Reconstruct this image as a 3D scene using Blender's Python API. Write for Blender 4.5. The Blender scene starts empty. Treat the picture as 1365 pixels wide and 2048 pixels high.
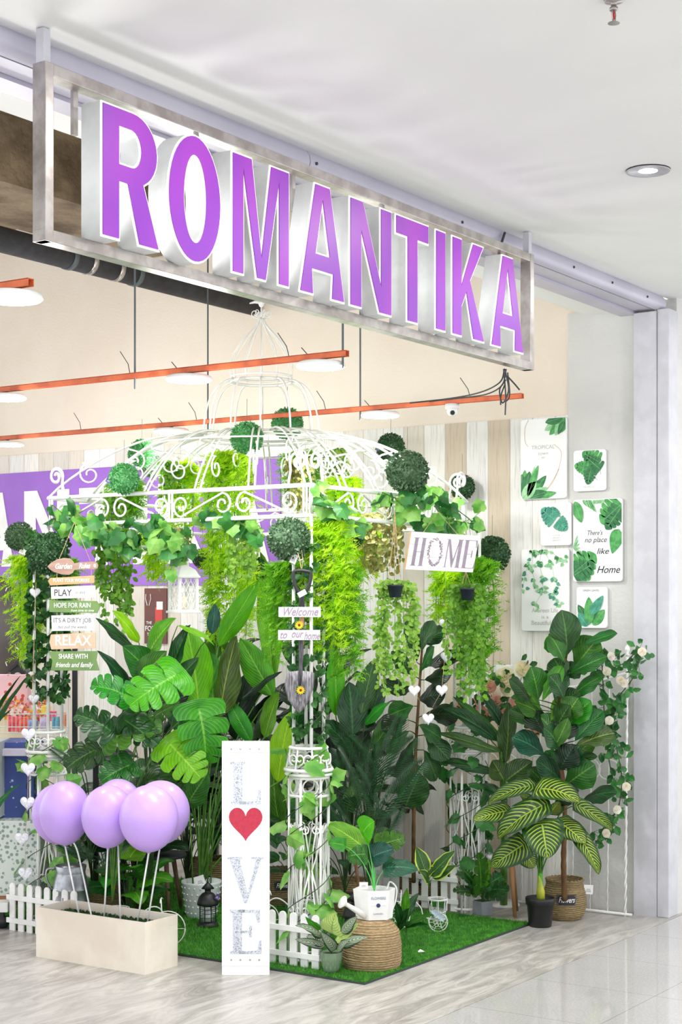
import bpy, math, random
from mathutils import Vector, Matrix
R = math.radians; PI = math.pi; sin = math.sin; cos = math.cos
random.seed(7)
C = bpy.context.scene.collection
# ---------------------------------------------------------------- camera
CAMH = 1.7; F = 3200.0; HZ = 1210.0; CX = 682.5
YAW = math.atan2(.5573, .8303)                       # view direction, from +X (along the shopfront) towards +Y (into the shop)
FW = Vector((cos(YAW), sin(YAW), 0)); RT = Vector((sin(YAW), -cos(YAW), 0)); UP = Vector((0, 0, 1))
cam = bpy.data.objects.new('camera', bpy.data.cameras.new('camera')); C.objects.link(cam)
cam.location = (0, 0, CAMH); cam.rotation_euler = (R(90), 0, YAW - R(90))
cam.data.sensor_width = 36; cam.data.lens = F/2048*36; cam.data.shift_y = (HZ-1024)/2048
cam.data.clip_start = .05; cam.data.clip_end = 100
bpy.context.scene.camera = cam
# ---------------------------------------------------------------- view, world, lamps
vs = bpy.context.scene.view_settings
vs.view_transform = 'Standard'; vs.look = 'None'; vs.gamma = 1; vs.use_curve_mapping = False
vs.exposure = 0.72
bpy.context.scene.cycles.caustics_reflective = False
W = bpy.data.worlds.new('world'); bpy.context.scene.world = W; W.use_nodes = True
bg = W.node_tree.nodes['Background']; bg.inputs[0].default_value = (.93, .96, 1, 1); bg.inputs[1].default_value = 1.36
def lamp(name, loc, power, size, col=(1, 1, 1), rot=(0, 0, 0), shape='DISK', sy=None):
    l = bpy.data.lights.new(name, 'AREA'); l.energy = power; l.size = size; l.color = col; l.shape = shape
    if sy: l.size_y = sy
    o = bpy.data.objects.new(name, l); C.objects.link(o); o.location = loc; o.rotation_euler = rot
    return o
PANEL_POWER = 12
def bulb(name, loc, power, rad):
    l = bpy.data.lights.new(name, 'POINT'); l.energy = power; l.shadow_soft_size = rad; l.color = (1, .99, .97)
    o = bpy.data.objects.new(name, l); C.objects.link(o); o.location = loc; return o
MALL_POWER = 6
for i in range(5):                                    # the mall's grid of downlights, as lamps
    for y in (2.47, .55, -1.4):
        lamp('mall_downlight_lamp', (2.2+1.81*i, y, 3.375), MALL_POWER, .17, (1, .98, .96))
# ---------------------------------------------------------------- point helpers
def ray(px, py): return FW + RT*((px-CX)/F) + UP*((HZ-py)/F)
def PV(px, py, v): return Vector((0, 0, CAMH)) + ray(px, py)*v        # at a depth
def GZ(px, py, z=0.0): r = ray(px, py); return PV(px, py, (z-CAMH)/r.z)
def PX(px, py, X): return PV(px, py, X/ray(px, py).x)
def PY(px, py, Y): return PV(px, py, Y/ray(px, py).y)
def mpp(v): return v/F                                # metres per pixel
CAMROT = YAW - R(90)                                  # boards facing the viewer
WALLX = 8.25
# ---------------------------------------------------------------- mesh builder
class MB:
    def __init__(s): s.v = []; s.f = []; s.uv = []; s.m = []
    def add(s, vs, fs, uvs=None, mi=0, M=None):
        b = len(s.v)
        s.v += [tuple(M @ Vector(p)) for p in vs] if M is not None else [tuple(p) for p in vs]
        s.uv += uvs if uvs else [(0, 0)]*len(vs)
        s.f += [tuple(i+b for i in f) for f in fs]; s.m += [mi]*len(fs)
        return s
    def box(s, c, d, rz=0, mi=0, M=None):
        x, y, z = d[0]/2, d[1]/2, d[2]/2
        vs = [Vector((i*x, j*y, k*z)) for i in (-1, 1) for j in (-1, 1) for k in (-1, 1)]
        T = Matrix.Translation(c) @ Matrix.Rotation(rz, 4, 'Z')
        if M is not None: T = M @ T
        return s.add([T @ v for v in vs], [(0, 1, 3, 2), (4, 6, 7, 5), (0, 4, 5, 1), (2, 3, 7, 6), (0, 2, 6, 4), (1, 5, 7, 3)], None, mi)
    def tube(s, pts, r, n=6, mi=0, M=None, cap=True):
        pts = [Vector(p) for p in pts]
        if len(pts) < 2: return s
        rs = r if isinstance(r, (list, tuple)) else [r]*len(pts)
        t0 = (pts[1]-pts[0]).normalized()
        a = t0.orthogonal().normalized(); vs = []; fs = []; uv = []
        for i, p in enumerate(pts):
            t = (pts[min(i+1, len(pts)-1)]-pts[max(i-1, 0)])
            t = t.normalized() if t.length > 1e-9 else t0
            a = (a - t*a.dot(t)); a = a.normalized() if a.length > 1e-6 else t.orthogonal().normalized()
            b = t.cross(a)
            for k in range(n):
                q = 2*PI*k/n; vs.append(p + (a*cos(q)+b*sin(q))*rs[i]); uv.append((k/n, i/(len(pts)-1)))
        for i in range(len(pts)-1):
            for k in range(n): fs.append((i*n+k, i*n+(k+1) % n, (i+1)*n+(k+1) % n, (i+1)*n+k))
        if cap: fs.append(tuple(range(n-1, -1, -1))); fs.append(tuple((len(pts)-1)*n+k for k in range(n)))
        return s.add(vs, fs, uv, mi, M)
    def lathe(s, prof, n=32, mi=0, M=None, sx=1):
        vs = []; fs = []; uv = []
        for i, (r, z) in enumerate(prof):
            for k in range(n):
                q = 2*PI*k/n; vs.append((r*cos(q)*sx, r*sin(q), z)); uv.append((k/n, i/(len(prof)-1)))
        for i in range(len(prof)-1):
            for k in range(n): fs.append((i*n+k, i*n+(k+1) % n, (i+1)*n+(k+1) % n, (i+1)*n+k))
        if prof[0][0] > 1e-5: fs.append(tuple(range(n-1, -1, -1)))
        if prof[-1][0] > 1e-5: fs.append(tuple((len(prof)-1)*n+k for k in range(n)))
        return s.add(vs, fs, uv, mi, M)
    def prism(s, poly, y0, y1, mi=0, M=None):         # polygon in x,z extruded along y
        n = len(poly)
        vs = [(x, y0, z) for x, z in poly]+[(x, y1, z) for x, z in poly]
        fs = [tuple(range(n)), tuple(range(2*n-1, n-1, -1))]+[(i, i+n, (i+1) % n+n, (i+1) % n) for i in range(n)]
        return s.add(vs, fs, [(0, 0)]*2*n, mi, M)
    def mesh(s, name):
        me = bpy.data.meshes.new(name); me.from_pydata(s.v, [], s.f)
        ul = me.uv_layers.new(name='UVMap')
        vi = [0]*len(me.loops); me.loops.foreach_get('vertex_index', vi)
        fl = []
        for i in vi: fl += s.uv[i]
        ul.data.foreach_set('uv', fl)
        me.polygons.foreach_set('material_index', s.m)
        me.update(); return me
    def build(s, name, mat, parent=None, smooth=False, loc=None, bevel=0, label=None):
        me = s.mesh(name)
        for m in (mat if isinstance(mat, (list, tuple)) else [mat]): me.materials.append(m)
        if smooth: me.polygons.foreach_set('use_smooth', [True]*len(me.polygons))
        o = bpy.data.objects.new(name, me); C.objects.link(o)
        if parent: o.parent = parent
        if loc is not None: o.location = loc
        if bevel:
            b = o.modifiers.new('bevel', 'BEVEL'); b.width = bevel; b.segments = 2; b.limit_method = 'ANGLE'
        if label: o['label'] = label
        return o
def smooth_by(o, ang=40):
    me = o.data; me.polygons.foreach_set('use_smooth', [True]*len(me.polygons))
    me.set_sharp_from_angle(angle=R(ang)); return o
def thing(name, label, cat, loc=(0, 0, 0), rz=0, group=None):
    o = bpy.data.objects.new(name, None); C.objects.link(o); o.empty_display_size = .05
    o.location = loc; o.rotation_euler = (0, 0, rz); o['label'] = label; o['category'] = cat
    if group: o['group'] = group
    return o
def tag(o, label, cat, group=None, kind=None):
    o['label'] = label; o['category'] = cat
    if group: o['group'] = group
    if kind: o['kind'] = kind
    return o
def struct(o): o['kind'] = 'structure'; return o
# ---------------------------------------------------------------- materials
def lin(c):
    o = []
    for x in c:
        x = x/255; o.append(x/12.92 if x <= .04045 else ((x+.055)/1.055)**2.4)
    return tuple(o)+(1,)
def nodes(name):
    m = bpy.data.materials.new(name); m.use_nodes = True
    nt = m.node_tree; b = nt.nodes['Principled BSDF']; return m, nt, b
def N(nt, t, **kw):
    n = nt.nodes.new(t)
    for k, v in kw.items(): setattr(n, k, v)
    return n
def mth(nt, op, a, b=None, c=None, clamp=False):
    n = nt.nodes.new('ShaderNodeMath'); n.operation = op; n.use_clamp = clamp
    for i, x in enumerate((a, b, c)):
        if x is None: continue
        if isinstance(x, (int, float)): n.inputs[i].default_value = x
        else: nt.links.new(x, n.inputs[i])
    return n.outputs[0]
def mix(nt, f, a, b):
    n = nt.nodes.new('ShaderNodeMix'); n.data_type = 'RGBA'
    for s, x in ((n.inputs[0], f), (n.inputs[6], a), (n.inputs[7], b)):
        if isinstance(x, (int, float, tuple)): s.default_value = x
        else: nt.links.new(x, s)
    return n.outputs[2]
def noise(nt, scale, detail=4, vec=None, rough=.55, dist=0):
    n = nt.nodes.new('ShaderNodeTexNoise'); n.inputs['Scale'].default_value = scale
    n.inputs['Detail'].default_value = detail; n.inputs['Roughness'].default_value = rough; n.inputs['Distortion'].default_value = dist
    if vec is not None: nt.links.new(vec, n.inputs['Vector'])
    return n.outputs[0]
def objcoord(nt, scale=(1, 1, 1), kind='Object'):
    t = nt.nodes.new('ShaderNodeTexCoord'); mp = nt.nodes.new('ShaderNodeMapping'); mp.inputs['Scale'].default_value = scale
    nt.links.new(t.outputs[kind], mp.inputs[0]); return mp.outputs[0]
def ramp(nt, x, a, b):                                # smooth 0..1 between a and b
    n = nt.nodes.new('ShaderNodeMapRange'); n.interpolation_type = 'SMOOTHSTEP'
    n.inputs[1].default_value = a; n.inputs[2].default_value = b; nt.links.new(x, n.inputs[0]); return n.outputs[0]
def bumpn(nt, b, h, dist, st=1):
    n = nt.nodes.new('ShaderNodeBump'); n.inputs['Distance'].default_value = dist; n.inputs['Strength'].default_value = st
    nt.links.new(h, n.inputs['Height']); nt.links.new(n.outputs[0], b.inputs['Normal'])
def pmat(name, c, rough=.5, metal=0, c2=None, ns=8, bump=0, bs=None, spec=None, scale=(1, 1, 1), lo=.35, hi=.65, emit=0):
    m, nt, b = nodes(name); b.inputs['Base Color'].default_value = lin(c)
    b.inputs['Roughness'].default_value = rough; b.inputs['Metallic'].default_value = metal
    if spec is not None: b.inputs['Specular IOR Level'].default_value = spec
    v = objcoord(nt, scale)
    f = noise(nt, ns, 5, v)
    if c2 is None: c2 = tuple(x*.95 for x in c)
    nt.links.new(mix(nt, ramp(nt, f, lo, hi), lin(c), lin(c2)), b.inputs['Base Color'])
    if bump: bumpn(nt, b, noise(nt, bs or ns*4, 4, v), bump)
    if emit: b.inputs['Emission Color'].default_value = lin(c); b.inputs['Emission Strength'].default_value = emit
    return m
def emat(name, c, s):
    m, nt, b = nodes(name); b.inputs['Base Color'].default_value = lin(c)
    b.inputs['Emission Color'].default_value = lin(c); b.inputs['Emission Strength'].default_value = s; return m
def leafmat(name, c, c2=None, vein=None, n=9, slope=.45, sharp=6, vs=.5, trans=.25, rough=.32, kind='vein', edge=None, hv=.06):
    m, nt, b = nodes(name)
    uv = nt.nodes.new('ShaderNodeUVMap'); sp = nt.nodes.new('ShaderNodeSeparateXYZ'); nt.links.new(uv.outputs[0], sp.inputs[0])
    a = mth(nt, 'MULTIPLY', mth(nt, 'ABSOLUTE', mth(nt, 'SUBTRACT', sp.outputs[0], .5)), 2)
    vv = sp.outputs[1]
    c2 = c2 or tuple(x*.72 for x in c); vein = vein or tuple(min(255, x*1.25+25) for x in c)
    col = mix(nt, ramp(nt, noise(nt, 3.5, 4, objcoord(nt, (1, 1, 1))), .3, .7), lin(c), lin(c2))
    ph = mth(nt, 'SUBTRACT', vv, mth(nt, 'MULTIPLY', mth(nt, 'POWER', a, 1.25), slope))
    w = mth(nt, 'ADD', mth(nt, 'MULTIPLY', mth(nt, 'COSINE', mth(nt, 'MULTIPLY', ph, 2*PI*n)), .5), .5)
    st = mth(nt, 'MULTIPLY', mth(nt, 'POWER', w, sharp), vs)
    if kind == 'stripe':
        st = mth(nt, 'MULTIPLY', st, mth(nt, 'SUBTRACT', 1, ramp(nt, a, .62, .9)))
        st = mth(nt, 'MULTIPLY', st, ramp(nt, a, .03, .12))
    col = mix(nt, st, col, lin(vein))
    mid = mth(nt, 'SUBTRACT', 1, ramp(nt, a, .015, .07))
    col = mix(nt, mth(nt, 'MULTIPLY', mid, .8), col, lin(vein))
    if edge: col = mix(nt, ramp(nt, a, .74, .86), col, lin(edge))
    oi = nt.nodes.new('ShaderNodeObjectInfo'); hs = nt.nodes.new('ShaderNodeHueSaturation')
    nt.links.new(col, hs.inputs['Color'])
    nt.links.new(mth(nt, 'ADD', mth(nt, 'MULTIPLY', oi.outputs['Random'], hv), .5-hv/2), hs.inputs['Hue'])
    nt.links.new(mth(nt, 'ADD', mth(nt, 'MULTIPLY', oi.outputs['Random'], -.35), 1.15), hs.inputs['Value'])
    col = hs.outputs[0]
    nt.links.new(col, b.inputs['Base Color']); b.inputs['Roughness'].default_value = rough
    b.inputs['Specular IOR Level'].default_value = .4
    bumpn(nt, b, w, .002, .5)
    if trans:
        tr = nt.nodes.new('ShaderNodeBsdfTranslucent'); nt.links.new(col, tr.inputs[0])
        mx = nt.nodes.new('ShaderNodeMixShader'); mx.inputs[0].default_value = trans
        nt.links.new(b.outputs[0], mx.inputs[1]); nt.links.new(tr.outputs[0], mx.inputs[2])
        nt.links.new(mx.outputs[0], nt.nodes['Material Output'].inputs[0])
    return m
def smallleaf(name, c, c2, trans=.35, rough=.5, ns=30):   # for masses of little leaves
    m, nt, b = nodes(name)
    col = mix(nt, ramp(nt, noise(nt, ns, 2, objcoord(nt)), .35, .65), lin(c), lin(c2))
    nt.links.new(col, b.inputs['Base Color']); b.inputs['Roughness'].default_value = rough
    tr = nt.nodes.new('ShaderNodeBsdfTranslucent'); nt.links.new(col, tr.inputs[0])
    mx = nt.nodes.new('ShaderNodeMixShader'); mx.inputs[0].default_value = trans
    nt.links.new(b.outputs[0], mx.inputs[1]); nt.links.new(tr.outputs[0], mx.inputs[2])
    nt.links.new(mx.outputs[0], nt.nodes['Material Output'].inputs[0]); return m
def glassmat(name, c=(255, 255, 255)):
    m, nt, b = nodes(name); b.inputs['Base Color'].default_value = lin(c); b.inputs['Transmission Weight'].default_value = 1
    b.inputs['Roughness'].default_value = .05; b.inputs['IOR'].default_value = 1.2; return m

M_white = pmat('white_paint', (244, 244, 242), .45)
M_ceil = pmat('ceiling_paint', (242, 242, 240), .9, c2=(239, 239, 237), ns=1.5)
M_lav = pmat('lavender_aluminium', (196, 192, 206), .4, c2=(186, 182, 198), ns=2)
M_jamb = pmat('jamb_aluminium', (206, 205, 212), .4)
M_dark = pmat('black_gap', (52, 58, 62), .6)
M_black = pmat('black_plastic', (28, 28, 30), .45, c2=(36, 36, 38))
M_steel = pmat('brushed_steel', (196, 190, 186), .28, .85, c2=(168, 160, 156), ns=14, scale=(1, 1, 1))
M_beige = pmat('beige_plaster', (240, 229, 214), .9, c2=(235, 222, 206), ns=1.2, bump=.002, bs=60)
M_plaster = pmat('grey_plaster', (214, 213, 210), .9, c2=(198, 198, 196), ns=3, bump=.004, bs=25, lo=.45, hi=.8)
M_slab = pmat('bare_concrete', (162, 144, 118), .95, c2=(100, 84, 66), ns=2.2, bump=.02, bs=20)
M_orange = pmat('orange_steel', (226, 116, 66), .5, c2=(196, 92, 54), ns=9)
M_cable = pmat('dark_cable', (50, 54, 58), .6)
M_rod = pmat('threaded_rod', (96, 104, 108), .5, .5)
M_pipe = pmat('black_foam', (40, 40, 44), .8, c2=(54, 54, 60), ns=12, bump=.003)
M_jute = None
M_wire = pmat('white_metal', (246, 246, 243), .4, c2=(232, 232, 228))
M_panel = emat('lamp_glow', (255, 255, 255), 22)
def planks():
    m, nt, b = nodes('wood_plank_paper')
    v = objcoord(nt); sp = N(nt, 'ShaderNodeSeparateXYZ'); nt.links.new(v, sp.inputs[0])
    k = mth(nt, 'FLOOR', mth(nt, 'MULTIPLY', sp.outputs[1], 6.9))
    wn = N(nt, 'ShaderNodeTexWhiteNoise', noise_dimensions='1D'); nt.links.new(k, wn.inputs['W'])
    cr = N(nt, 'ShaderNodeValToRGB'); cr.color_ramp.interpolation = 'CONSTANT'
    cols = [(0, (240, 237, 231)), (.3, (224, 215, 202)), (.45, (232, 230, 226)), (.62, (206, 191, 170)), (.72, (218, 212, 204)), (.86, (228, 221, 212))]
    e = cr.color_ramp.elements; e[0].position = 0; e[0].color = lin(cols[0][1]); e[1].position = cols[1][0]; e[1].color = lin(cols[1][1])
    for p, c in cols[2:]: x = e.new(p); x.color = lin(c)
    nt.links.new(wn.outputs[0], cr.inputs[0])
    g = noise(nt, 9, 6, objcoord(nt, (1, 9, .55)), .65)
    col = mix(nt, mth(nt, 'MULTIPLY', ramp(nt, g, .45, .75), .35), cr.outputs[0], lin((138, 122, 104)))
    fr = mth(nt, 'FRACT', mth(nt, 'MULTIPLY', sp.outputs[1], 6.9))
    ln = mth(nt, 'LESS_THAN', fr, .025)
    col = mix(nt, mth(nt, 'MULTIPLY', ln, .5), col, lin((110, 100, 92)))
    nt.links.new(col, b.inputs['Base Color']); b.inputs['Roughness'].default_value = .6; return m
M_planks = planks()
def marble():
    m, nt, b = nodes('cement_floor')
    v = objcoord(nt, (1, 1, 1))
    rot = N(nt, 'ShaderNodeMapping'); rot.inputs['Rotation'].default_value = (0, 0, R(-40)); rot.inputs['Scale'].default_value = (1, 4.5, 1); nt.links.new(v, rot.inputs[0])
    a = noise(nt, 2.2, 9, rot.outputs[0], .68, 1.6); c = noise(nt, 1.1, 5, v)
    col = mix(nt, ramp(nt, a, .32, .7), lin((150, 146, 140)), lin((214, 209, 202)))
    col = mix(nt, mth(nt, 'MULTIPLY', ramp(nt, c, .35, .65), .4), col, lin((200, 198, 195)))
    nt.links.new(col, b.inputs['Base Color']); b.inputs['Roughness'].default_value = .32; b.inputs['Specular IOR Level'].default_value = .35
    return m
M_marble = marble()
def tiles():
    m, nt, b = nodes('polished_tile')
    v = objcoord(nt); sp = N(nt, 'ShaderNodeSeparateXYZ'); nt.links.new(v, sp.inputs[0])
    fx = mth(nt, 'FRACT', mth(nt, 'DIVIDE', mth(nt, 'SUBTRACT', sp.outputs[0], 6.53-12), .6))
    fy = mth(nt, 'FRACT', mth(nt, 'DIVIDE', mth(nt, 'SUBTRACT', sp.outputs[1], 2.74-12), .6))
    ln = mth(nt, 'MAXIMUM', mth(nt, 'LESS_THAN', fx, .006), mth(nt, 'LESS_THAN', fy, .006))
    a = noise(nt, 90, 4, v); c = noise(nt, 3, 5, v)
    col = mix(nt, ramp(nt, a, .3, .7), lin((196, 194, 192)), lin((182, 180, 178)))
    col = mix(nt, mth(nt, 'MULTIPLY', ramp(nt, c, .4, .7), .25), col, lin((206, 203, 200)))
    col = mix(nt, mth(nt, 'MULTIPLY', ln, .7), col, lin((128, 126, 122)))
    nt.links.new(col, b.inputs['Base Color']); b.inputs['Roughness'].default_value = .05; b.inputs['Specular IOR Level'].default_value = .6
    return m
M_tiles = tiles()
# ---------------------------------------------------------------- the setting
def sbox(name, x0, x1, y0, y1, z0, z1, mat, bevel=0):
    return struct(MB().box(((x0+x1)/2, (y0+y1)/2, (z0+z1)/2), (x1-x0, y1-y0, z1-z0)).build(name, mat, bevel=bevel))
sbox('floor', -4, 14, 3.338, 12, -.1, 0, M_marble)
sbox('floor', -4, 14, -5, 3.335, -.1, 0, M_tiles)
sbox('ceiling', -4, 14, -5, 3.42, 3.388, 3.45, M_ceil)
sbox('ceiling', -2, 8.6, 3.5, 12, 4.4, 4.5, M_slab)
sbox('wall_right', WALLX, 8.5, 3.5, 12, 0, 4.4, M_beige)
sbox('trim_1', WALLX-.012, WALLX-.001, 3.98, 12, .0, 2.775, M_planks)
sbox('trim_2', WALLX-.012, WALLX-.001, 3.56, 3.98, 0, 3.35, M_plaster)
sbox('trim_3', -2, 8.2, 6.45, 7.2, 4.03, 4.4, M_slab)
sbox('wall_front', 8.43, 11, 3.40, 3.6, 0, 3.388, M_plaster)
# header over the shopfront: curved lip, shutter box strips and soffit
prof = [(3.42, 3.388), (3.405, 3.37), (3.40, 3.345), (3.405, 3.325), (3.42, 3.312), (3.44, 3.31), (3.44, 3.388)]
lip = MB(); n_ = len(prof)
for (xa, xb) in ((-2, 4.86), (4.865, 8.26)):
    vs_ = [(xa, y, z) for y, z in prof]+[(xb, y, z) for y, z in prof]
    lip.add(vs_, [tuple(range(n_)), tuple(range(2*n_-1, n_-1, -1))]+[(i, (i+1) % n_, (i+1) % n_+n_, i+n_) for i in range(n_)])
struct(smooth_by(lip.build('trim_4', M_lav), 50))
for X in (3.1, 4.9, 6.0, 7.1, 7.55, 8.0):
    Mx = Matrix.Translation((X, 3.399, 3.345)) @ Matrix.Rotation(R(90), 4, 'X')
    struct(MB().lathe([(.006, -.002), (.006, .004)], 10, M=Mx).build('trim_5', M_dark))
sbox('trim_6', -2, 8.25, 3.46, 3.56, 3.315, 3.40, M_lav)
sbox('trim_7', -2, 8.25, 3.562, 3.66, 3.30, 3.40, M_lav)
sbox('trim_8', -2, 8.24, 3.662, 3.86, 3.325, 4.4, M_ceil)
sbox('wall_front', -2, 8.25, 3.46, 3.66, 3.40, 4.4, M_ceil)
# right jamb with the dark shutter slot
sbox('trim_9', 8.19, 8.23, 3.43, 3.56, 0, 3.30, M_jamb)
sbox('trim_10', 8.232, 8.25, 3.47, 3.52, 0, 3.30, M_dark)
sbox('trim_11', 8.20, 8.33, 3.36, 3.428, 0, 3.312, M_jamb, .004)
sbox('trim_12', 8.335, 8.43, 3.37, 3.6, 0, 3.388, M_plaster)
sbox('trim_13', 8.445, 10, 3.385, 3.399, 3.12, 3.388, M_lav)
sbox('window_1', 8.475, 10, 3.388, 3.399, 1.0, 3.12, pmat('dark_shopwindow', (70, 66, 76), .2))
# ---------------------------------------------------------------- lettering: own glyphs (x to the right, z up), filled from closed outlines
def arc(cx, cy, rx, ry, a0, a1, n=14): return [(cx+rx*cos(R(a0+(a1-a0)*i/n)), cy+ry*sin(R(a0+(a1-a0)*i/n))) for i in range(n+1)]
def glyph(ch, w, h, s):
    """bold narrow sans: list of outlines; s is the stem width"""
    t = s*.95
    if ch == 'R':
        r = h*.285; y1 = h; y0 = h-2*r
        out = [(0, 0), (0, h), (w*.52, h)]+arc(w*.52, h-r, w*.44, r, 90, -62)+[(w*1.0, 0), (w*1.0-s*1.22, 0), (w*.56-s*.45, y0-.0*h), (s, y0), (s, 0)]
        return [out, [(s, h-t*.8), (s, y0+t*.8), (w*.5, y0+t*.8)]+arc(w*.5, h-r, w*.46-s, r-t*.8, -90, 90)[1:]]
    if ch == 'O': return [arc(w/2, h/2, w/2, h/2*1.02, 0, 360, 40)[:-1], arc(w/2, h/2, w/2-s, h/2-t*.85, 0, 360, 36)[:-1]]
    if ch == 'M':
        q = s*.82
        return [[(0, 0), (0, h), (s*1.35, h), (w/2, h*.28), (w-s*1.35, h), (w, h), (w, 0), (w-q, 0), (w-q, h*.74), (w/2+q*.42, 0), (w/2-q*.42, 0), (q, h*.74), (q, 0)]]
    if ch == 'A':
        q = s*1.08
        return [[(0, 0), (w/2-q*.55, h), (w/2+q*.55, h), (w, 0), (w-q, 0), (w*.71, h*.22), (w*.29, h*.22), (q, 0)], [(w*.37, h*.39), (w*.63, h*.39), (w/2, h*.80)]]
    if ch == 'N': return [[(0, 0), (0, h), (s*1.1, h), (w-s, h*.33), (w-s, h), (w, h), (w, 0), (w-s*1.1, 0), (s, h*.65), (s, 0)]]
    if ch == 'T': return [[(w/2-s/2, 0), (w/2-s/2, h-t), (0, h-t), (0, h), (w, h), (w, h-t), (w/2+s/2, h-t), (w/2+s/2, 0)]]
    if ch == 'I': return [[(0, 0), (0, h), (w, h), (w, 0)]]
    if ch == 'K': return [[(0, 0), (0, h), (s, h), (s, h*.58), (w-s*1.25, h), (w-.02*w, h), (w*.56, h*.60), (w, 0), (w-s*1.22, 0), (w*.42, h*.44), (s, h*.31), (s, 0)]]
def serif(ch, w, h, s, t=None):
    """bold slab-serif capitals with hairlines"""
    t = t or s*.22; e = s*.35
    def st(x, a=0, b=None): # stem with serifs
        b = h if b is None else b
        return [(x-e, a), (x+s+e, a), (x+s+e, a+t), (x+s, a+t*1.6), (x+s, b-t*1.6), (x+s+e, b-t), (x+s+e, b), (x-e, b), (x-e, b-t), (x, b-t*1.6), (x, a+t*1.6), (x-e, a+t)]
    if ch == 'L': return [st(e), [(s, 0), (w, 0), (w, h*.33), (w-t, h*.33), (w-s*.5, t*1.5), (s, t*1.2)]]
    if ch == 'E': return [st(e), [(s, 0), (w, 0), (w, h*.3), (w-t, h*.3), (w-s*.5, t*1.5), (s, t*1.2)], [(s, h), (w*.95, h), (w*.95, h*.72), (w*.95-t, h*.72), (w*.95-s*.5, h-t*1.4), (s, h-t*1.2)], [(s, h*.5-t*.5), (w*.62, h*.5-t*.5), (w*.62, h*.38), (w*.7, h*.38), (w*.7, h*.64), (w*.62, h*.64), (w*.62, h*.5+t*.5), (s, h*.5+t*.5)]]
    if ch == 'V': return [[(0, h), (0, h-t), (w*.07, h-t), (w*.5-s*.12, 0), (w*.5+s*.12, 0), (w*.93-s*.0, h-t), (w, h-t), (w, h), (w*.66, h), (w*.66, h-t), (w*.80, h-t), (w*.52+s*.12, h*.2), (w*.07+s*1.05, h-t), (w*.40, h-t), (w*.40, h)]]
    if ch == 'H': return [st(e), st(w-s-e), [(s, h*.5-t*.6), (w-s, h*.5-t*.6), (w-s, h*.5+t*.6), (s, h*.5+t*.6)]]
    if ch == 'M': return [st(w-s-e), [(0, 0), (s*1.2, 0), (s*1.2, t), (s*.8, t), (s*.8, h*.85), (w*.5-s*.1, 0), (w*.5+s*.2, 0), (w-s-e, h*.8), (w-s, h), (w-s*1.3, h), (w*.5+s*.2, h*.28), (s*1.2, h), (0, h), (0, h-t), (s*.5, h-t), (s*.5, t), (0, t)]]
def outline_mesh(outs, depth, off=0, sep=False):
    """closed outlines -> solid mesh in x,z, front at -depth/2"""
    cu = bpy.data.curves.new('outline', 'CURVE'); cu.dimensions = '2D'; cu.fill_mode = 'BOTH'; cu.extrude = depth/2; cu.offset = off
    for o in outs:
        s = cu.splines.new('POLY'); s.points.add(len(o)-1); s.use_cyclic_u = True
        for i, (x, y) in enumerate(o): s.points[i].co = (x, y, 0, 1)
    return curve_to_mesh(cu)
def curve_to_mesh(cu):
    ob = bpy.data.objects.new('tmp', cu); C.objects.link(ob); bpy.context.view_layer.update()
    me = bpy.data.meshes.new_from_object(ob.evaluated_get(bpy.context.evaluated_depsgraph_get()))
    bpy.data.objects.remove(ob); bpy.data.curves.remove(cu)
    me.transform(Matrix.Rotation(R(90), 4, 'X')); return me
def text_mesh(txt, size, shear=0, depth=.001, bold=0, space=1, align='CENTER', w=None):
    cu = bpy.data.curves.new('text', 'FONT'); cu.body = txt; cu.size = size; cu.shear = shear; cu.extrude = depth/2; cu.offset = bold
    cu.align_x = align; cu.align_y = 'CENTER'; cu.space_character = space; cu.resolution_u = 4
    me = curve_to_mesh(cu)
    if w:
        xs = [v.co.x for v in me.vertices]; k = w/(max(xs)-min(xs)); me.transform(Matrix.Scale(k, 4, (1, 0, 0)))
    return me
def mobj(name, me, mat, parent, loc=(0, 0, 0), rot=(0, 0, 0), label=None):
    me.materials.clear(); me.materials.append(mat); me.name = name
    o = bpy.data.objects.new(name, me); C.objects.link(o); o.parent = parent; o.location = loc; o.rotation_euler = rot
    if label: o['label'] = label
    return o
# ---------------------------------------------------------------- the big shop sign
M_letter = pmat('letter_box', (238, 240, 238), .4)
M_letterw = pmat('letter_rim', (255, 255, 255), .3, c2=(252, 252, 252), emit=.25)  # faint emission added to whiten the rim; it is no light source
def purplemat():
    m, nt, b = nodes('purple_acrylic')
    f = noise(nt, 2.6, 1, objcoord(nt, (1, 1, .7), 'Object'))
    nt.links.new(mix(nt, ramp(nt, f, .3, .7), lin((128, 46, 178)), lin((170, 58, 190))), b.inputs['Base Color'])
    b.inputs['Roughness'].default_value = .38; return m
M_purple = purplemat()
SX0, SX1, SZ0, SZ1, SY = 3.385, 6.50, 2.762, 3.285, 3.335
sg = thing('shop_sign', 'long steel framed shop sign with purple and white block letters under the mall ceiling', 'sign', (SX0, SY, SZ0))
L_ = SX1-SX0; H_ = SZ1-SZ0; bw = .036
MB().box((L_/2, 0, bw/2), (L_, .05, bw)).build('bottom_bar', M_steel, sg, bevel=.002)
MB().box((L_/2, 0, H_-bw/2), (L_-2*bw, .05, bw)).build('top_bar', M_steel, sg, bevel=.002)
for x in (bw/2, L_-bw/2):
    MB().box((x, 0, H_/2), (bw*.98, .052, H_-.0)).build('side_bar', M_steel, sg, bevel=.002)
    MB().box((x, 0, H_+.05), (bw*.8, .03, .10)).build('hanger', M_jamb, sg)
for x in (.17, .75, 1.3, 1.9, 2.45, 2.9): MB().box((x, .02, H_-.09), (.02, .012, .16)).build('bracket', M_steel, sg)
YF, YB = 3.25, 3.325
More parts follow.
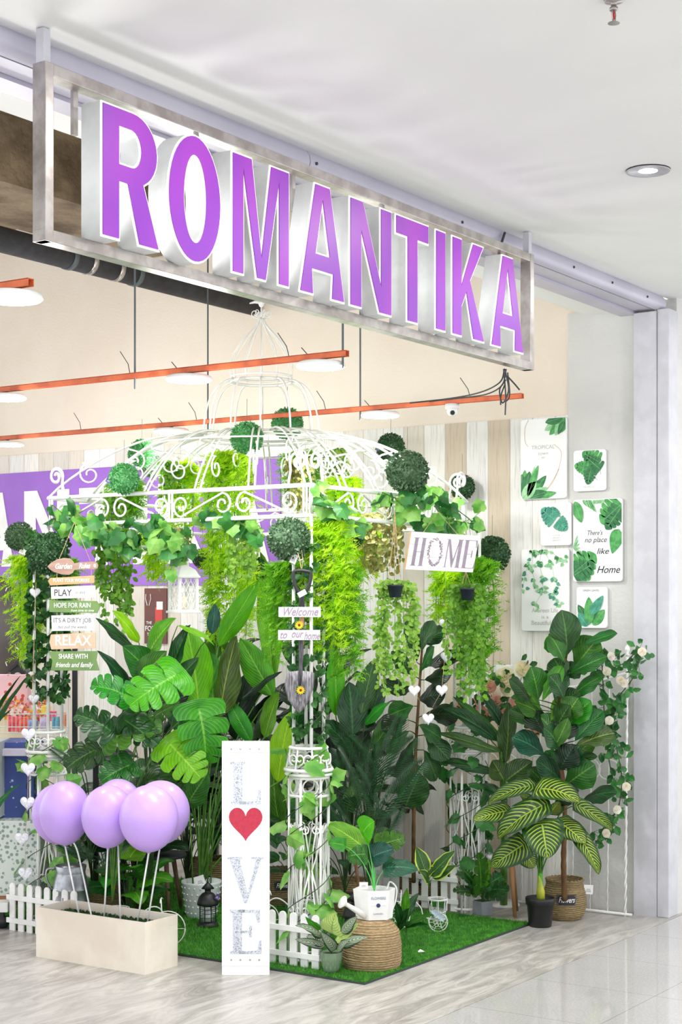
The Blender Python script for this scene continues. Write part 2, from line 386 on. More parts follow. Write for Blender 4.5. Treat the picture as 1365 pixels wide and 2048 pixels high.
specs = [('R', 200, 318, 203, 488), ('O', 333, 440, 272, 530), ('M', 461, 577, 0, 0), ('A', 596, 688, 0, 0), ('N', 697, 782, 0, 0), ('T', 789, 856, 0, 0), ('I', 869, 890, 0, 0), ('K', 902, 968, 0, 0), ('A', 980, 1046, 0, 0)]
LZ0 = SZ0+.036; LH = .405
for ch, xa, xb, _, _ in specs:
    a = PY(xa, 500, YF).x; b_ = PY(xb, 500, YF).x; w = b_-a
    g = glyph(ch, w, LH, .084 if ch != 'I' else w)
    me = outline_mesh(g, YB-YF)
    o = mobj('letter', me, M_letter, sg, (a-SX0, (YF+YB)/2-SY, LZ0-SZ0))
    mobj('letter_rim', outline_mesh(g, .004), M_letterw, o, (0, -(YB-YF)/2-.002, 0))
    mobj('letter_face', outline_mesh(g, .004, -.0065), M_purple, o, (0, -(YB-YF)/2-.0055, 0))
# transformer and cables
tb = thing('sign_transformer', 'small steel transformer box with dark wires behind the right end of the sign', 'electrical box', (6.36, 3.41, 3.20))
MB().box((0, 0, .05), (.09, .04, .10)).build('case', M_steel, tb)
MB().tube([(-.05, -.02, .02), (-.06, -.03, .08), (-.03, -.03, .13), (.01, -.02, .17)], .006).tube([(-.04, -.02, .0), (-.055, -.03, .05), (-.02, -.03, .1)], .005).build('wire', M_cable, tb)
def catmull(P, n=8):
    P = [Vector(p) for p in P]; Q = [P[0]*2-P[1]]+P+[P[-1]*2-P[-2]]; out = []
    for i in range(1, len(Q)-2):
        a, b, c, d = Q[i-1], Q[i], Q[i+1], Q[i+2]
        for k in range(n):
            t = k/n; out.append(.5*((2*b)+(c-a)*t+(2*a-5*b+4*c-d)*t*t+(3*b-a-3*c+d)*t**3))
    return out+[P[-1]]
def wobj(name, mb, mat, org, label, cat, group=None, kind=None, smooth=False):   # a single-mesh thing given in world coordinates
    mb.v = [tuple(Vector(p)-Vector(org)) for p in mb.v]
    o = mb.build(name, mat, smooth=smooth); o.location = org; return tag(o, label, cat, group, kind)
# ---------------------------------------------------------------- struts, panels, rods, pipe
ZS = 2.75
def strut(X, ya, yb, label, rods, nm):
    o = thing('ceiling_strut', label, 'strut', (X, ya, ZS))
    b = MB(); L = yb-ya
    b.box((0, L/2, .012), (.028, L, .003)).box((-.0125, L/2, 0), (.003, L, .024)).box((.0125, L/2, 0), (.003, L, .024))
    b.build('channel', M_orange, o)
    for y, zz in rods: MB().tube([(0, y-ya, -.06), (0, y-ya, 4.40-ZS)], .005, 6).build('hanging_rod', M_rod, o)
    for k in range(int(L/.9)):
        y = .3+k*.9; MB().tube([(0, y, .013), (.01, y+.02, .06), (.0, y+.06, .12)], .002, 5).build('wire_tie', M_cable, o)
    return o
s0 = strut(3.76, 3.74, 9, 'orange steel strut at upper left, carrying the leftmost high lamp', [(6.0, 0)], 0)
s1 = strut(5.56, 3.70, 11, 'nearer long orange steel strut ending under the middle of the sign', [(PX(270, 700, 5.56).y, 0), (PX(686, 700, 5.56).y, 0)], 1)
s2 = strut(7.18, 3.72, 11, 'farther long orange steel strut that carries the white dome camera', [(PX(416, 700, 7.18).y, 0), (PX(721, 700, 7.18).y, 0)], 2)
LP = [(3.76, 22, 583, 'round glowing panel lamp at upper left on its own orange strut'),
      (5.56, 10, 795, 'round glowing panel lamp at the left edge on the nearer orange strut'), (5.56, 378, 755, 'round glowing panel lamp in the middle of the nearer orange strut'), (5.56, 642, 724, 'round glowing panel lamp at the right end of the nearer orange strut'),
      (7.18, 15, 891, 'round glowing panel lamp at the left edge on the farther orange strut'), (7.18, 343, 863, 'round glowing panel lamp on the farther strut above the gazebo left side'), (7.18, 761, 824, 'round glowing panel lamp on the farther strut beside the dome camera')]
for X, px, py, lab in LP:
    p = PX(px, py, X); o = thing('panel_lamp', lab, 'lamp', (X, p.y, ZS-.045), 0, 'round panel lamps on the orange struts')
    MB().lathe([(.09, .02), (.10, .016), (.104, .006), (.104, 0), (.099, -.001), (.099, .012), (.0, .012)], 40).build('housing', M_white, o, True)
    MB().lathe([(0, -.004), (.098, -.004), (.0985, .002), (0, .002)], 40).build('diffuser', M_panel, o)
    MB().tube([(.0, 0, .02), (0, .0, .046)], .01, 8).tube([(.0, .03, .02), (.0, .06, .05), (0, .1, .09)], .002, 5).build('mount', M_cable, o)
    if px in (642, 761): lamp('panel_lamp_light', (X, p.y, ZS-.056), PANEL_POWER*.9, .19)   # next to the shopfront
    else: bulb('panel_lamp_light', (X, p.y, ZS-.19), PANEL_POWER*1.2, .15)
dl = thing('downlight', 'round recessed downlight glowing in the white mall ceiling', 'lamp', (5.82, 2.47, 3.388))
MB().lathe([(.086, -.004), (.084, -.007), (.073, -.004), (.072, -.001), (.086, -.001)], 48).build('trim_ring', pmat('ring_grey', (190, 190, 194), .4), dl, True)
MB().lathe([(0, -.0045), (.073, -.0035)], 48).build('diffuser', M_panel, dl)
sp_ = thing('fire_sprinkler', 'chrome pendant fire sprinkler with red bulb at the top of the mall ceiling', 'sprinkler', (4.13, 1.855, 3.388))
MB().lathe([(.028, 0), (.026, -.006), (.008, -.008), (.008, -.02), (.012, -.022), (.012, -.03), (.006, -.032)], 20).build('base', M_steel, sp_, True)
MB().tube([(-.008, 0, -.028), (-.013, 0, -.04), (-.008, 0, -.056), (0, 0, -.062)], .002).tube([(.008, 0, -.028), (.013, 0, -.04), (.008, 0, -.056), (0, 0, -.062)], .002).build('yoke', M_steel, sp_)
MB().lathe([(0, -.032), (.003, -.034), (.003, -.054), (0, -.056)], 10).build('glass_bulb', pmat('red_bulb', (200, 30, 30), .2), sp_)
MB().lathe([(0, -.062), (.016, -.064), (.017, -.066), (0, -.066)], 20).build('deflector', M_steel, sp_)
pp = thing('ceiling_pipe', 'thick black insulated pipe with metal clamps running under the concrete beam', 'pipe', (0, 6.2, 3.63))
MB().tube([(0, 0, 0), (WALLX-.012, 0, 0)], .068, 24).build('insulation', M_pipe, pp, True)
for px in (137, 176, 230, 268):
    x = PY(px, 530, 6.2).x; MB().tube([(x-.016, 0, 0), (x+.016, 0, 0)], .073, 24).build('clamp', M_steel if px in (176, 230) else M_rod, pp, True)
cc = PX(905, 808, 7.18); cm = thing('dome_camera', 'white dome security camera hanging under the farther orange strut', 'camera', (7.18, cc.y, ZS-.0125))
MB().lathe([(.0, 0), (.036, -.0), (.037, -.02), (.034, -.026), (.0, -.026)], 28).build('base', M_white, cm, True)
Mx = Matrix.Translation((0, 0, -.036))
MB().lathe([(.028*cos(a), .028*sin(a)) for a in [R(t) for t in range(-90, 91, 12)]], 24, M=Mx).build('ball', M_white, cm, True)
e_ = Vector((-.83, -.56, -.45)).normalized(); Q = Matrix.Translation(Vector((0, 0, -.036))+e_*.0245) @ e_.to_track_quat('Z', 'Y').to_matrix().to_4x4()
MB().lathe([(.012, 0), (.012, .005), (0, .006)], 18, M=Q).build('lens', M_black, cm)
# loose cable bundle at the strut end
cb = thing('cable_bundle', 'tangle of dark cables dangling below the right end of the sign', 'cable', PV(1010, 745, 7.1))
o0 = cb.location
for k, pts in enumerate([[(1010, 738), (1000, 765), (960, 785), (900, 797), (820, 806)], [(1013, 738), (1005, 770), (975, 788), (930, 795), (860, 803)], [(1008, 738), (1012, 790), (1011, 830)], [(1012, 745), (1018, 780), (1006, 806), (1000, 780), (1012, 760)], [(1015, 752), (1030, 768), (1040, 780)], [(1010, 770), (1003, 790), (1002, 810)], [(1016, 745), (1020, 790), (1012, 804)]]):
    P = [PV(x, y, 7.1+.04*k+(7.98-7.1)*max(0, min(1, (1010-x)/120)))-o0 for x, y in pts]
    MB().tube(catmull(P, 6), .0035, 6).build('cable', M_cable, cb)
# ---------------------------------------------------------------- leaves
def prof_w(kind, t):
    if kind == 'lance': return max(0, sin(PI*min(1, t**.85)))**.75
    if kind == 'blade': return max(0, sin(PI*t**.6))**.6*(1-t*.3)
    if kind == 'ovate': return max(0, sin(PI*t**.62))**.8
    if kind == 'heart': return (min(1, (t/.06)**.5) if t < .06 else 1)*max(0, cos(PI/2*max(0, (t-.18)/.82)))**.72
    if kind == 'fiddle': return max(0, sin(PI*t**1.35))**.7*(1 if t > .3 else .85)+.03*sin(t*24)*sin(PI*t)
    if kind == 'round': return max(0, 1-(2*t-1)**2)**.5
    if kind == 'monstera':
        b = (min(1, (t/.05)**.5) if t < .05 else 1)*max(0, cos(PI/2*max(0, (t-.22)/.78)))**.62
        ph = (t*5.1+.3+.12*sin(t*9)) % 1; notch = max(0, 1-abs(ph-.5)/.085)
        return b*(1-(.60-.12*sin(t*13))*min(1, notch*1.9)*(1 if .1 < t < .9 else 0))*(1+.05*sin((ph-.0)*2*PI+1.57))
_lc = {}
def leaf_mesh(kind, bend=.12, fold=.18, mat=None, tip=0):
    key = (kind, round(bend, 3), round(fold, 3), mat.name, tip)
    if key in _lc: return _lc[key]
    if kind == 'palm': me = palm_mesh(bend); 
    else:
        mb = MB(); nt = 62 if kind == 'monstera' else 18; ns = 5
        fwd = {'monstera': .30, 'heart': .14, 'ovate': .05, 'fiddle': .03}.get(kind, .02)
        back = .14 if kind in ('heart', 'monstera') else 0
        rnd = random.Random(hash(key[1:3]) % 1000)
        vs = []; uv = []; fs = []
        p1, p2 = rnd.random()*6, rnd.random()*6
        for i in range(nt+1):
            t = i/nt; w = prof_w(kind, t)*.5
            for j in range(-ns, ns+1):
                a = abs(j)/ns; x = (j/ns)*w
                y = t*(1-fwd*.6)+fwd*a*w*1.6*(t-.1)/(.9) - back*a*(1-t)**3*1.1
                z = 4*bend*t*(1-t)-tip*t*t + fold*abs(x) - .55*abs(x)**2*(1.2-t) + .012*sin(t*19+p1)*a + .01*sin(t*9+p2+j)*a
                vs.append((x, y, z)); uv.append((.5+.5*j/ns, t))
        m = 2*ns+1
        for i in range(nt):
            for j in range(2*ns): fs.append((i*m+j, i*m+j+1, (i+1)*m+j+1, (i+1)*m+j))
        mb.add(vs, fs, uv); me = mb.mesh('leaf')
        me.polygons.foreach_set('use_smooth', [True]*len(me.polygons))
    me.materials.append(mat); _lc[key] = me; return me
def palm_mesh(bend):
    mb = MB(); n = 24
    def mid(t): return Vector((0, t, 4*bend*t*(1-t)))
    mb.tube([mid(i/10) for i in range(11)], [.009*(1-i/12) for i in range(11)], 4)
    for i in range(2, n+1):
        t = i/n
        for s in (-1, 1):
            L = .5*(max(.05, sin(PI*(t*.86+.1)))**.6); p = mid(t); d = Vector((s*1, .55+.7*t, -.15)).normalized()
            w = .017; q = Vector((-d.y, d.x, 0)).normalized()*w*s
            e = p+d*L; mp = p+d*L*.45+Vector((0, 0, .03))
            e.z -= .06*L
            mb.add([p, mp-q, mp+q, e, mp+Vector((0, 0, .008))], [(0, 1, 4), (0, 4, 2), (1, 3, 4), (4, 3, 2)], [(.3, 0), (.1, .5), (.9, .5), (.5, 1), (.5, .5)])
    return mb.mesh('frond')
def place_leaf(root, Bp, Tp, W, kind, mat, face=None, bend=.12, fold=.18, name='leaf', tip=0):
    """Bp, Tp: world base and tip; W: world width"""
    y = Tp-Bp; L = y.length; y = y/L
    n = Vector(face) if face is not None else (-FW*.75+UP*.55+RT*random.uniform(-.35, .35))
    n = n-y*n.dot(y); n.normalize(); x = y.cross(n)
    M = Matrix((( x.x*W, y.x*L, n.x*L, Bp.x-root.location.x), (x.y*W, y.y*L, n.y*L, Bp.y-root.location.y), (x.z*W, y.z*L, n.z*L, Bp.z-root.location.z), (0, 0, 0, 1)))
    o = bpy.data.objects.new(name, leaf_mesh(kind, bend, fold, mat, tip)); C.objects.link(o); o.parent = root; o.matrix_basis = M
    return o
def stem(root, a, b, r=.004, mat=None, name='stem', rise=.35, n=8):
    """curved leaf stalk from a to b (world)"""
    a = Vector(a); b = Vector(b); m = Vector((a.x*.75+b.x*.25, a.y*.75+b.y*.25, a.z+(b.z-a.z)*(.5+rise)))
    P = [a*(1-t)**2+m*2*t*(1-t)+b*t*t-root.location for t in [i/n for i in range(n+1)]]
    return MB().tube(P, [r*(1-.45*i/n) for i in range(n+1)], 6).build(name, mat, root, True)
L_lime = leafmat('leaf_lime', (118, 196, 22), (92, 172, 14), (170, 225, 70), n=12, sharp=8, vs=.3, trans=.35)
L_bright = leafmat('leaf_bright', (76, 158, 28), (48, 126, 22), (140, 200, 70), n=12, sharp=8, vs=.35)
L_mid = leafmat('leaf_mid', (48, 118, 34), (30, 88, 26), (110, 168, 70), n=10, sharp=12, vs=.24)
L_dark = leafmat('leaf_dark', (34, 86, 34), (18, 58, 22), (78, 128, 62), n=9, sharp=14, vs=.2, trans=.12)
L_olive = leafmat('leaf_olive', (62, 92, 36), (44, 70, 24), (140, 170, 60), n=9, sharp=14, vs=.22, trans=.12)
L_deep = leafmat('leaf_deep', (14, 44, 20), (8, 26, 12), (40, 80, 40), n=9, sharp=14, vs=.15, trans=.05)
L_teal = leafmat('leaf_teal', (34, 92, 70), (22, 66, 52), (80, 140, 100), n=9, sharp=14, vs=.22, trans=.12)
L_stripe = leafmat('leaf_yellow_striped', (40, 84, 30), (26, 60, 20), (196, 220, 76), n=10, slope=.34, sharp=4.5, vs=.9, kind='stripe', trans=.15, hv=.02)
L_cal = leafmat('leaf_cream_striped', (24, 62, 40), (16, 46, 30), (216, 232, 198), n=8, slope=.5, sharp=1.8, vs=.95, kind='stripe', trans=.1, hv=.02)
L_call = leafmat('leaf_pale_veined', (186, 218, 130), (160, 200, 110), (70, 130, 60), n=7, slope=.5, sharp=12, vs=.9, trans=.2)
L_hosta = leafmat('leaf_yellow_edged', (48, 92, 38), (34, 70, 28), (110, 150, 60), n=8, vs=.25, edge=(190, 214, 80), trans=.15)
L_palm = smallleaf('palm_green', (34, 86, 40), (20, 60, 30), .15, .4, 10)
M_stemg = pmat('green_stem', (88, 138, 48), .5, c2=(66, 112, 36), ns=20)
M_stemd = pmat('dark_stem', (52, 84, 34), .55, c2=(36, 62, 26), ns=20)
M_trunk = pmat('brown_trunk', (118, 84, 50), .8, c2=(84, 58, 34), ns=30, scale=(1, 1, .3), bump=.004)
M_moss = pmat('moss', (52, 76, 40), .95, c2=(30, 48, 26), ns=60, bump=.01, bs=120)
S_fern = smallleaf('fern_lime', (206, 240, 44), (164, 220, 24), .5, .5, 14)
S_fern2 = smallleaf('fern_green', (146, 212, 44), (100, 176, 32), .45, .5, 14)
S_box = smallleaf('boxwood', (112, 146, 104), (44, 82, 54), .15, .4, 60)
S_boxg = smallleaf('boxwood_fresh', (120, 200, 120), (44, 120, 70), .2, .4, 60)
S_vine = smallleaf('vine_leaf', (132, 186, 56), (92, 150, 44), .35, .5, 20)
S_vinel = smallleaf('vine_leaf_light', (168, 206, 88), (124, 176, 62), .4, .5, 20)
S_vined = smallleaf('vine_leaf_dark', (58, 118, 44), (34, 84, 34), .25, .5, 20)
S_vineo = smallleaf('vine_leaf_bronze', (176, 176, 96), (136, 128, 62), .3, .5, 20)
S_ivy = smallleaf('ivy_leaf', (156, 208, 104), (98, 170, 66), .3, .42, 12)
S_ivyd = smallleaf('ivy_leaf_dark', (66, 138, 60), (36, 98, 44), .2, .42, 12)
M_twine = pmat('twine', (196, 172, 132), .9, c2=(168, 142, 104), ns=80)
M_tagw = pmat('paper_tag', (246, 246, 244), .6)
M_tagp = pmat('purple_tag', (88, 66, 138), .5)
# little leaf scatter
def rndunit(r): 
    while True:
        v = Vector((r.uniform(-1, 1), r.uniform(-1, 1), r.uniform(-1, 1)))
        if .05 < v.length < 1: return v.normalized()
def tinyleaf(mb, p, d, n, L, w):
    """folded four-triangle leaf at p along d with normal n"""
    d = d.normalized(); x = d.cross(n); x = x.normalized() if x.length > 1e-4 else d.orthogonal().normalized(); n = x.cross(d)
    mb.add([p, p+d*L*.4-x*w+n*w*.25, p+d*L*.78-x*w*.7+n*w*.2, p+d*L, p+d*L*.78+x*w*.7+n*w*.2, p+d*L*.4+x*w+n*w*.25, p+d*L*.5], [(0, 6, 1), (1, 6, 2), (2, 6, 3), (3, 6, 4), (4, 6, 5), (5, 6, 0)])
IVY = [(0, 0), (.2, -.13), (.46, -.02), (.47, .22), (.42, .38), (.5, .56), (.26, .72), (0, 1.0), (-.26, .72), (-.5, .56), (-.42, .38), (-.47, .22), (-.46, -.02), (-.2, -.13)]
def ivyleaf(mb, p, d, n, L):
    d = d.normalized(); x = d.cross(n); x = x.normalized() if x.length > 1e-4 else d.orthogonal().normalized(); n = x.cross(d)
    vs = [p+d*L*y+x*L*xx-n*L*(abs(xx)*.25+.15*y*y) for xx, y in IVY]+[p+d*L*.32+n*L*.04]
    k = len(IVY); mb.add(vs, [(i, (i+1) % k, k) for i in range(k)])
def tag_card(root, p, w, h, mat, rz=None, tilt=0, name='price_tag', twist=0):
    M = Matrix.Translation(Vector(p)) @ Matrix.Rotation(CAMROT if rz is None else rz, 4, 'Z') @ Matrix.Rotation(tilt, 4, 'Y') @ Matrix.Rotation(twist, 4, 'Z')
    b = MB(); b.box((0, 0, 0), (w, .0012, h), M=M)
    o = b.build(name, mat, root)
    c = MB()
    for k in range(4): c.box((0, -.0008, -h*.25+k*h*.1), (w*.6*(1-.12*k), .0004, h*.03), M=M)
    c.build('tag_print', M_cable if mat is M_tagw else M_tagw, o); return o
# ---------------------------------------------------------------- gazebo
GX0, GX1, GY0, GY1 = 6.22, 7.75, 4.36, 6.06
GC = Vector(((GX0+GX1)/2, (GY0+GY1)/2, 0))
gz = thing('garden_gazebo', 'white wrought iron garden gazebo with a birdcage dome and four scroll pillars', 'gazebo', (GC.x, GC.y, 0))
def spiral(c, u, w, r0, r1, a0, turns, n=22):
    """flat spiral around c in the plane of unit vectors u,w"""
    return [Vector(c)+(Vector(u)*cos(a)+Vector(w)*sin(a))*r for a, r in [(a0+2*PI*turns*i/n, r0+(r1-r0)*i/n) for i in range(n+1)]]
def scurve(mb, o, u, w, L, H, r=.005, flip=1):
    """lying S scroll of length L and height H starting at o along u"""
    o = Vector(o); u = Vector(u); w = Vector(w)*flip; q = H/2
    a = spiral(o+u*q+w*0, u, w, q*.95, q*.25, PI*.5, 1.25); b_ = spiral(o+u*(L-q), u, w, q*.95, q*.25, -PI*.5, 1.25)
    mb.tube(list(reversed(a))+b_, r, 6)
corners = [(GX0, GY0), (GX1, GY0), (GX1, GY1), (GX0, GY1)]
ZT, ZB = 2.27, 2.125
def loc2(x, y, z): return Vector((x-GC.x, y-GC.y, z))
for k in range(4):
    (xa, ya), (xb, yb) = corners[k], corners[(k+1) % 4]
    A = loc2(xa, ya, 0); B = loc2(xb, yb, 0); u = (B-A).normalized(); L = (B-A).length
    band = MB()
    for z, r in ((ZT, .011), (ZB, .011)): band.tube([A+UP*z, B+UP*z], r, 8)
    for t in (.012, .03, L/2-.01, L/2+.01, L-.03, L-.012): band.tube([A+u*t+UP*ZB, A+u*t+UP*ZT], .006, 6)
    bo = band.build('band_rail', M_wire, gz, True)
    sc = MB(); nS = 4; seg = (L-.1)/nS
    for i in range(nS): scurve(sc, A+u*(.05+i*seg+.01)+UP*(ZT+ZB)/2, u, UP, seg-.02, (ZT-ZB)*.8, .0055, 1 if i % 2 else -1)
    sc.build('band_scroll', M_wire, bo, True)
    cr = MB()
    for t, f in ((.06, 1), (L-.06, -1)):
        cr = MB(); c = A+u*t+UP*(ZT+.115); pts = [A+u*(t+.06*f)+UP*(ZT+.0), A+u*(t+.055*f)+UP*(ZT+.03), A+u*(t+.045*f)+UP*(ZT+.075)]
        cr.tube(pts+spiral(c, u*f, UP, .05, .012, 0, 1.4), .0065, 6)
        cr.build('corner_curl', M_wire, bo, True)
    # dome ribs of this side
    NR = 5
    for i in range(NR):
        t = (i+.0)/NR; P0 = A+u*L*t+UP*ZT; ang = math.atan2(P0.y, P0.x); E = Vector((cos(ang)*.31, sin(ang)*.31, 2.62))
        rb = MB()
        for off in (-.016, .016):
            side = Vector((-sin(ang), cos(ang), 0))*off; pts = []
            for j in range(15):
                s_ = j/14; q = P0.lerp(E, s_); q.z = ZT+(2.62-ZT)*sin(PI/2*s_)**.85+(.02*sin(PI*s_)); pts.append(q+side)
            rb.tube(pts, .0055, 6)
        rad = Vector((cos(ang), sin(ang), 0))
        rb.tube([P0+rad*-.18+UP*.19]+spiral(P0+rad*-.22+UP*.13, rad, UP, .06, .015, PI/2, -1.3), .005, 6)
        rb.tube([P0+rad*-.42+UP*.27]+spiral(P0+rad*-.46+UP*.2, rad, UP, .06, .015, PI/2, 1.3), .005, 6)
        rb.build('roof_rib', M_wire, gz, True)
def ring(mb, r, z, t=.007, n=40, c=(0, 0)): mb.tube([(c[0]+r*cos(2*PI*i/n), c[1]+r*sin(2*PI*i/n), z) for i in range(n+1)], t, 6)
cg = MB(); ring(cg, .31, 2.62); ring(cg, .33, 2.60, .006); ring(cg, .165, 2.915, .008); ring(cg, .165, 2.94, .006); ring(cg, .60, 2.555, .005)
cgo = cg.build('birdcage_ring', M_wire, gz, True)
for i in range(12):
    a = 2*PI*i/12+.1; d = Vector((cos(a), sin(a), 0)); pts = []
    for j in range(12): s_ = j/11; pts.append(d*(.165+(.315-.165)*cos(PI/2*s_)**.8)+UP*(2.61+.305*sin(PI/2*s_)))
    c2 = [d*(r)+UP*z for r, z in ((.165, 2.93), (.170, 2.99), (.160, 3.05), (.125, 3.11), (.075, 3.17), (.03, 3.22), (.012, 3.26))]
    MB().tube(pts, .0055, 6).tube(catmull(c2, 4), .0032, 6).build('birdcage_bar', M_wire, cgo, True)
fi = MB()
for i in range(6):
    a = 2*PI*i/6; d = Vector((cos(a), sin(a), 0)); fi.tube([UP*3.255, d*.02+UP*3.26]+spiral(d*.035+UP*3.285, d, UP, .022, .006, -PI/2, 1.2, 14), .0028, 5)
fi.tube([UP*3.25, UP*3.33], .005, 8); fi.lathe([(0, 3.235), (.016, 3.25), (0, 3.265)], 12)
bird = [(0, 3.315), (.012, 3.325), (.02, 3.345), (.012, 3.365), (.006, 3.375), (0, 3.385)]
fi.lathe(bird, 12).tube([(0, 0, 3.35), (.03, -.02, 3.36), (.05, -.035, 3.375)], [.012, .006, .001], 6).tube([(0, 0, 3.35), (-.035, .02, 3.345), (-.06, .035, 3.335)], [.014, .008, .003], 6)
fi.build('finial', M_wire, gz, True)
def pillar(cx, cy):
    A = loc2(cx, cy, 0); up = MB(); q = .051
    for sx in (-1, 1):
        for sy in (-1, 1): up.tube([A+Vector((sx*q, sy*q, 1.02)), A+Vector((sx*q, sy*q, ZB))], .0085, 8)
    ring(up, .088, 1.025, .008, 32, (A.x, A.y))
    po = up.build('pillar_shaft', M_wire, gz, True)
    cp = MB()
    for i in range(8):
        a = 2*PI*i/8; d = Vector((cos(a), sin(a), 0)); s = Vector((-sin(a), cos(a), 0))
        cp.tube([A+d*.088+UP*1.02, A+d*.100+UP*.965, A+d*.108+UP*.925], .005, 6)
        cp.tube(spiral(A+d*.098+s*.018+UP*.975, s, UP, .028, .007, -PI/2, 1.2, 16), .004, 5)
        cp.tube(spiral(A+d*.098-s*.018+UP*.975, -s, UP, .028, .007, -PI/2, 1.2, 16), .004, 5)
    ring(cp, .112, .922, .009, 32, (A.x, A.y)); ring(cp, .108, .900, .007, 32, (A.x, A.y))
    cp.build('capital', M_wire, po, True)
    pd = MB(); rr = .094
    for z in (.885, .80, .03): ring(pd, rr, z, .007, 32, (A.x, A.y))
    for i in range(6):
        a = 2*PI*i/6+.2; d = Vector((cos(a), sin(a), 0)); pd.tube([A+d*rr+UP*0, A+d*rr+UP*.9], .0075 if i % 2 else .006, 6)
    pdo = pd.build('pedestal', M_wire, gz, True)
    sc = MB()
    for i in range(6):
        a0 = 2*PI*i/6+.2; a1 = a0+2*PI/6; P = A+Vector((cos(a0), sin(a0), 0))*rr; Q = A+Vector((cos(a1), sin(a1), 0))*rr; u = (Q-P).normalized(); L = (Q-P).length; mid_ = P+u*L/2
        sc.tube(spiral(mid_+UP*.842, u, UP, L*.4, L*.38, 0, 1, 18), .004, 5)
        for f in (-1, 1):
            for zc, r0, g in ((.64, .024, 1), (.26, .024, -1)):
                pts = spiral(mid_+u*f*L*.30*1+UP*zc, -u*f, UP*g, r0*.9, .008, PI*.5, -1.2, 14)
                sc.tube([mid_+u*f*L*.08+UP*.45, mid_+u*f*L*.1+UP*(.45+g*.08)]+list(pts), .0038, 5)
            sc.tube([mid_+u*f*L*.48+UP*.62, mid_+u*f*L*.3+UP*.52, mid_+u*f*L*.06+UP*.45, mid_+u*f*L*.3+UP*.36, mid_+u*f*L*.48+UP*.24], .004, 5)
    sc.build('pedestal_scroll', M_wire, pdo, True)
for c in corners: pillar(*c)
# ---------------------------------------------------------------- topiary balls
def ball_mesh(seed, mat):
    r = random.Random(seed); mb = MB()
    mb.lathe([(.86*cos(a), .86*sin(a)) for a in [R(t) for t in range(-90, 91, 15)]], 20)
    for i in range(1500):
        d = rndunit(r); p = d*r.uniform(.84, .97)
        t = (d*.9+rndunit(r)*.9).normalized(); tinyleaf(mb, p, t, (d+rndunit(r)*.6).normalized(), r.uniform(.12, .19), r.uniform(.045, .07))
    me = mb.mesh('foliage'); me.materials.append(mat); return me
BM = {'a': ball_mesh(1, S_box), 'b': ball_mesh(2, smallleaf('boxwood_deep', (70, 116, 66), (26, 62, 38), .15, .4, 60)), 'g': ball_mesh(3, S_boxg)}
balls = [(40, 1073, 29, 8.9, 'a', 'small boxwood ball at the far left edge above the lime fern', 'w'), (97, 1108, 41, 8.25, 'b', 'large boxwood ball hanging at the left corner pillar above the garden rules sign', ''),
 (284, 906, 27, 9.3, 'g', 'boxwood ball on the gazebo roof left of the dome, highest on the left side', ''), (303, 931, 24, 9.6, 'a', 'boxwood ball just inside the roof bars behind the highest left ball', ''),
 (248, 958, 31, 8.15, 'g', 'boxwood ball with purple tag resting over the left front rail', 'p'), (494, 876, 32, 8.3, 'g', 'fresh green boxwood ball hanging in front of the birdcage ring', 'w'),
 (575, 847, 31, 8.95, 'g', 'topmost boxwood ball beside the birdcage, with a white tag', 'w'), (782, 895, 28, 9.3, 'b', 'boxwood ball with purple tag behind the big right one on the roof', 'p'),
 (815, 943, 42, 8.1, 'a', 'large boxwood ball above the HOME sign on the right front rail', ''), (925, 974, 25, 9.3, 'b', 'small boxwood ball behind the curl at the right corner of the gazebo', ''),
 (985, 1109, 36, 9.0, 'b', 'boxwood ball hanging right beside the HOME sign', 'w'), (578, 1078, 42, 7.5, 'a', 'large boxwood ball hanging above the shovel handle at the front pillar', 'w'),
 (697, 1068, 32, 8.2, 'b', 'dark boxwood ball half behind the front lime fern', ''), (510, 1142, 28, 8.9, 'b', 'dark boxwood ball half hidden behind vines in the middle of the gazebo', ''), (405, 1117, 20, 9.4, 'b', 'dark boxwood ball peeking out behind the white hanging lantern', '')]
for px, py, rp, v, k, lab, tg in balls:
    p = PV(px, py, v); r = rp*mpp(v)
    o = thing('topiary_ball', lab, 'topiary ball', p, 0, 'boxwood balls hung around the gazebo')
    f = bpy.data.objects.new('foliage', BM[k]); C.objects.link(f); f.parent = o; f.scale = (r, r, r); f.rotation_euler = (random.random()*6, random.random()*6, random.random()*6)
    MB().tube([(0, 0, r*.9), (.002, 0, r+.12)], .0012, 5).build('hanging_string', M_rod, o)
    if tg: tag_card(o, RT*(-r*.9 if tg == 'p' else r*.25)+UP*(-r*(.1 if tg == 'p' else .95))-FW*.03, .03, .045 if tg == 'w' else .03, M_tagw if tg == 'w' else M_tagp, tilt=.4)
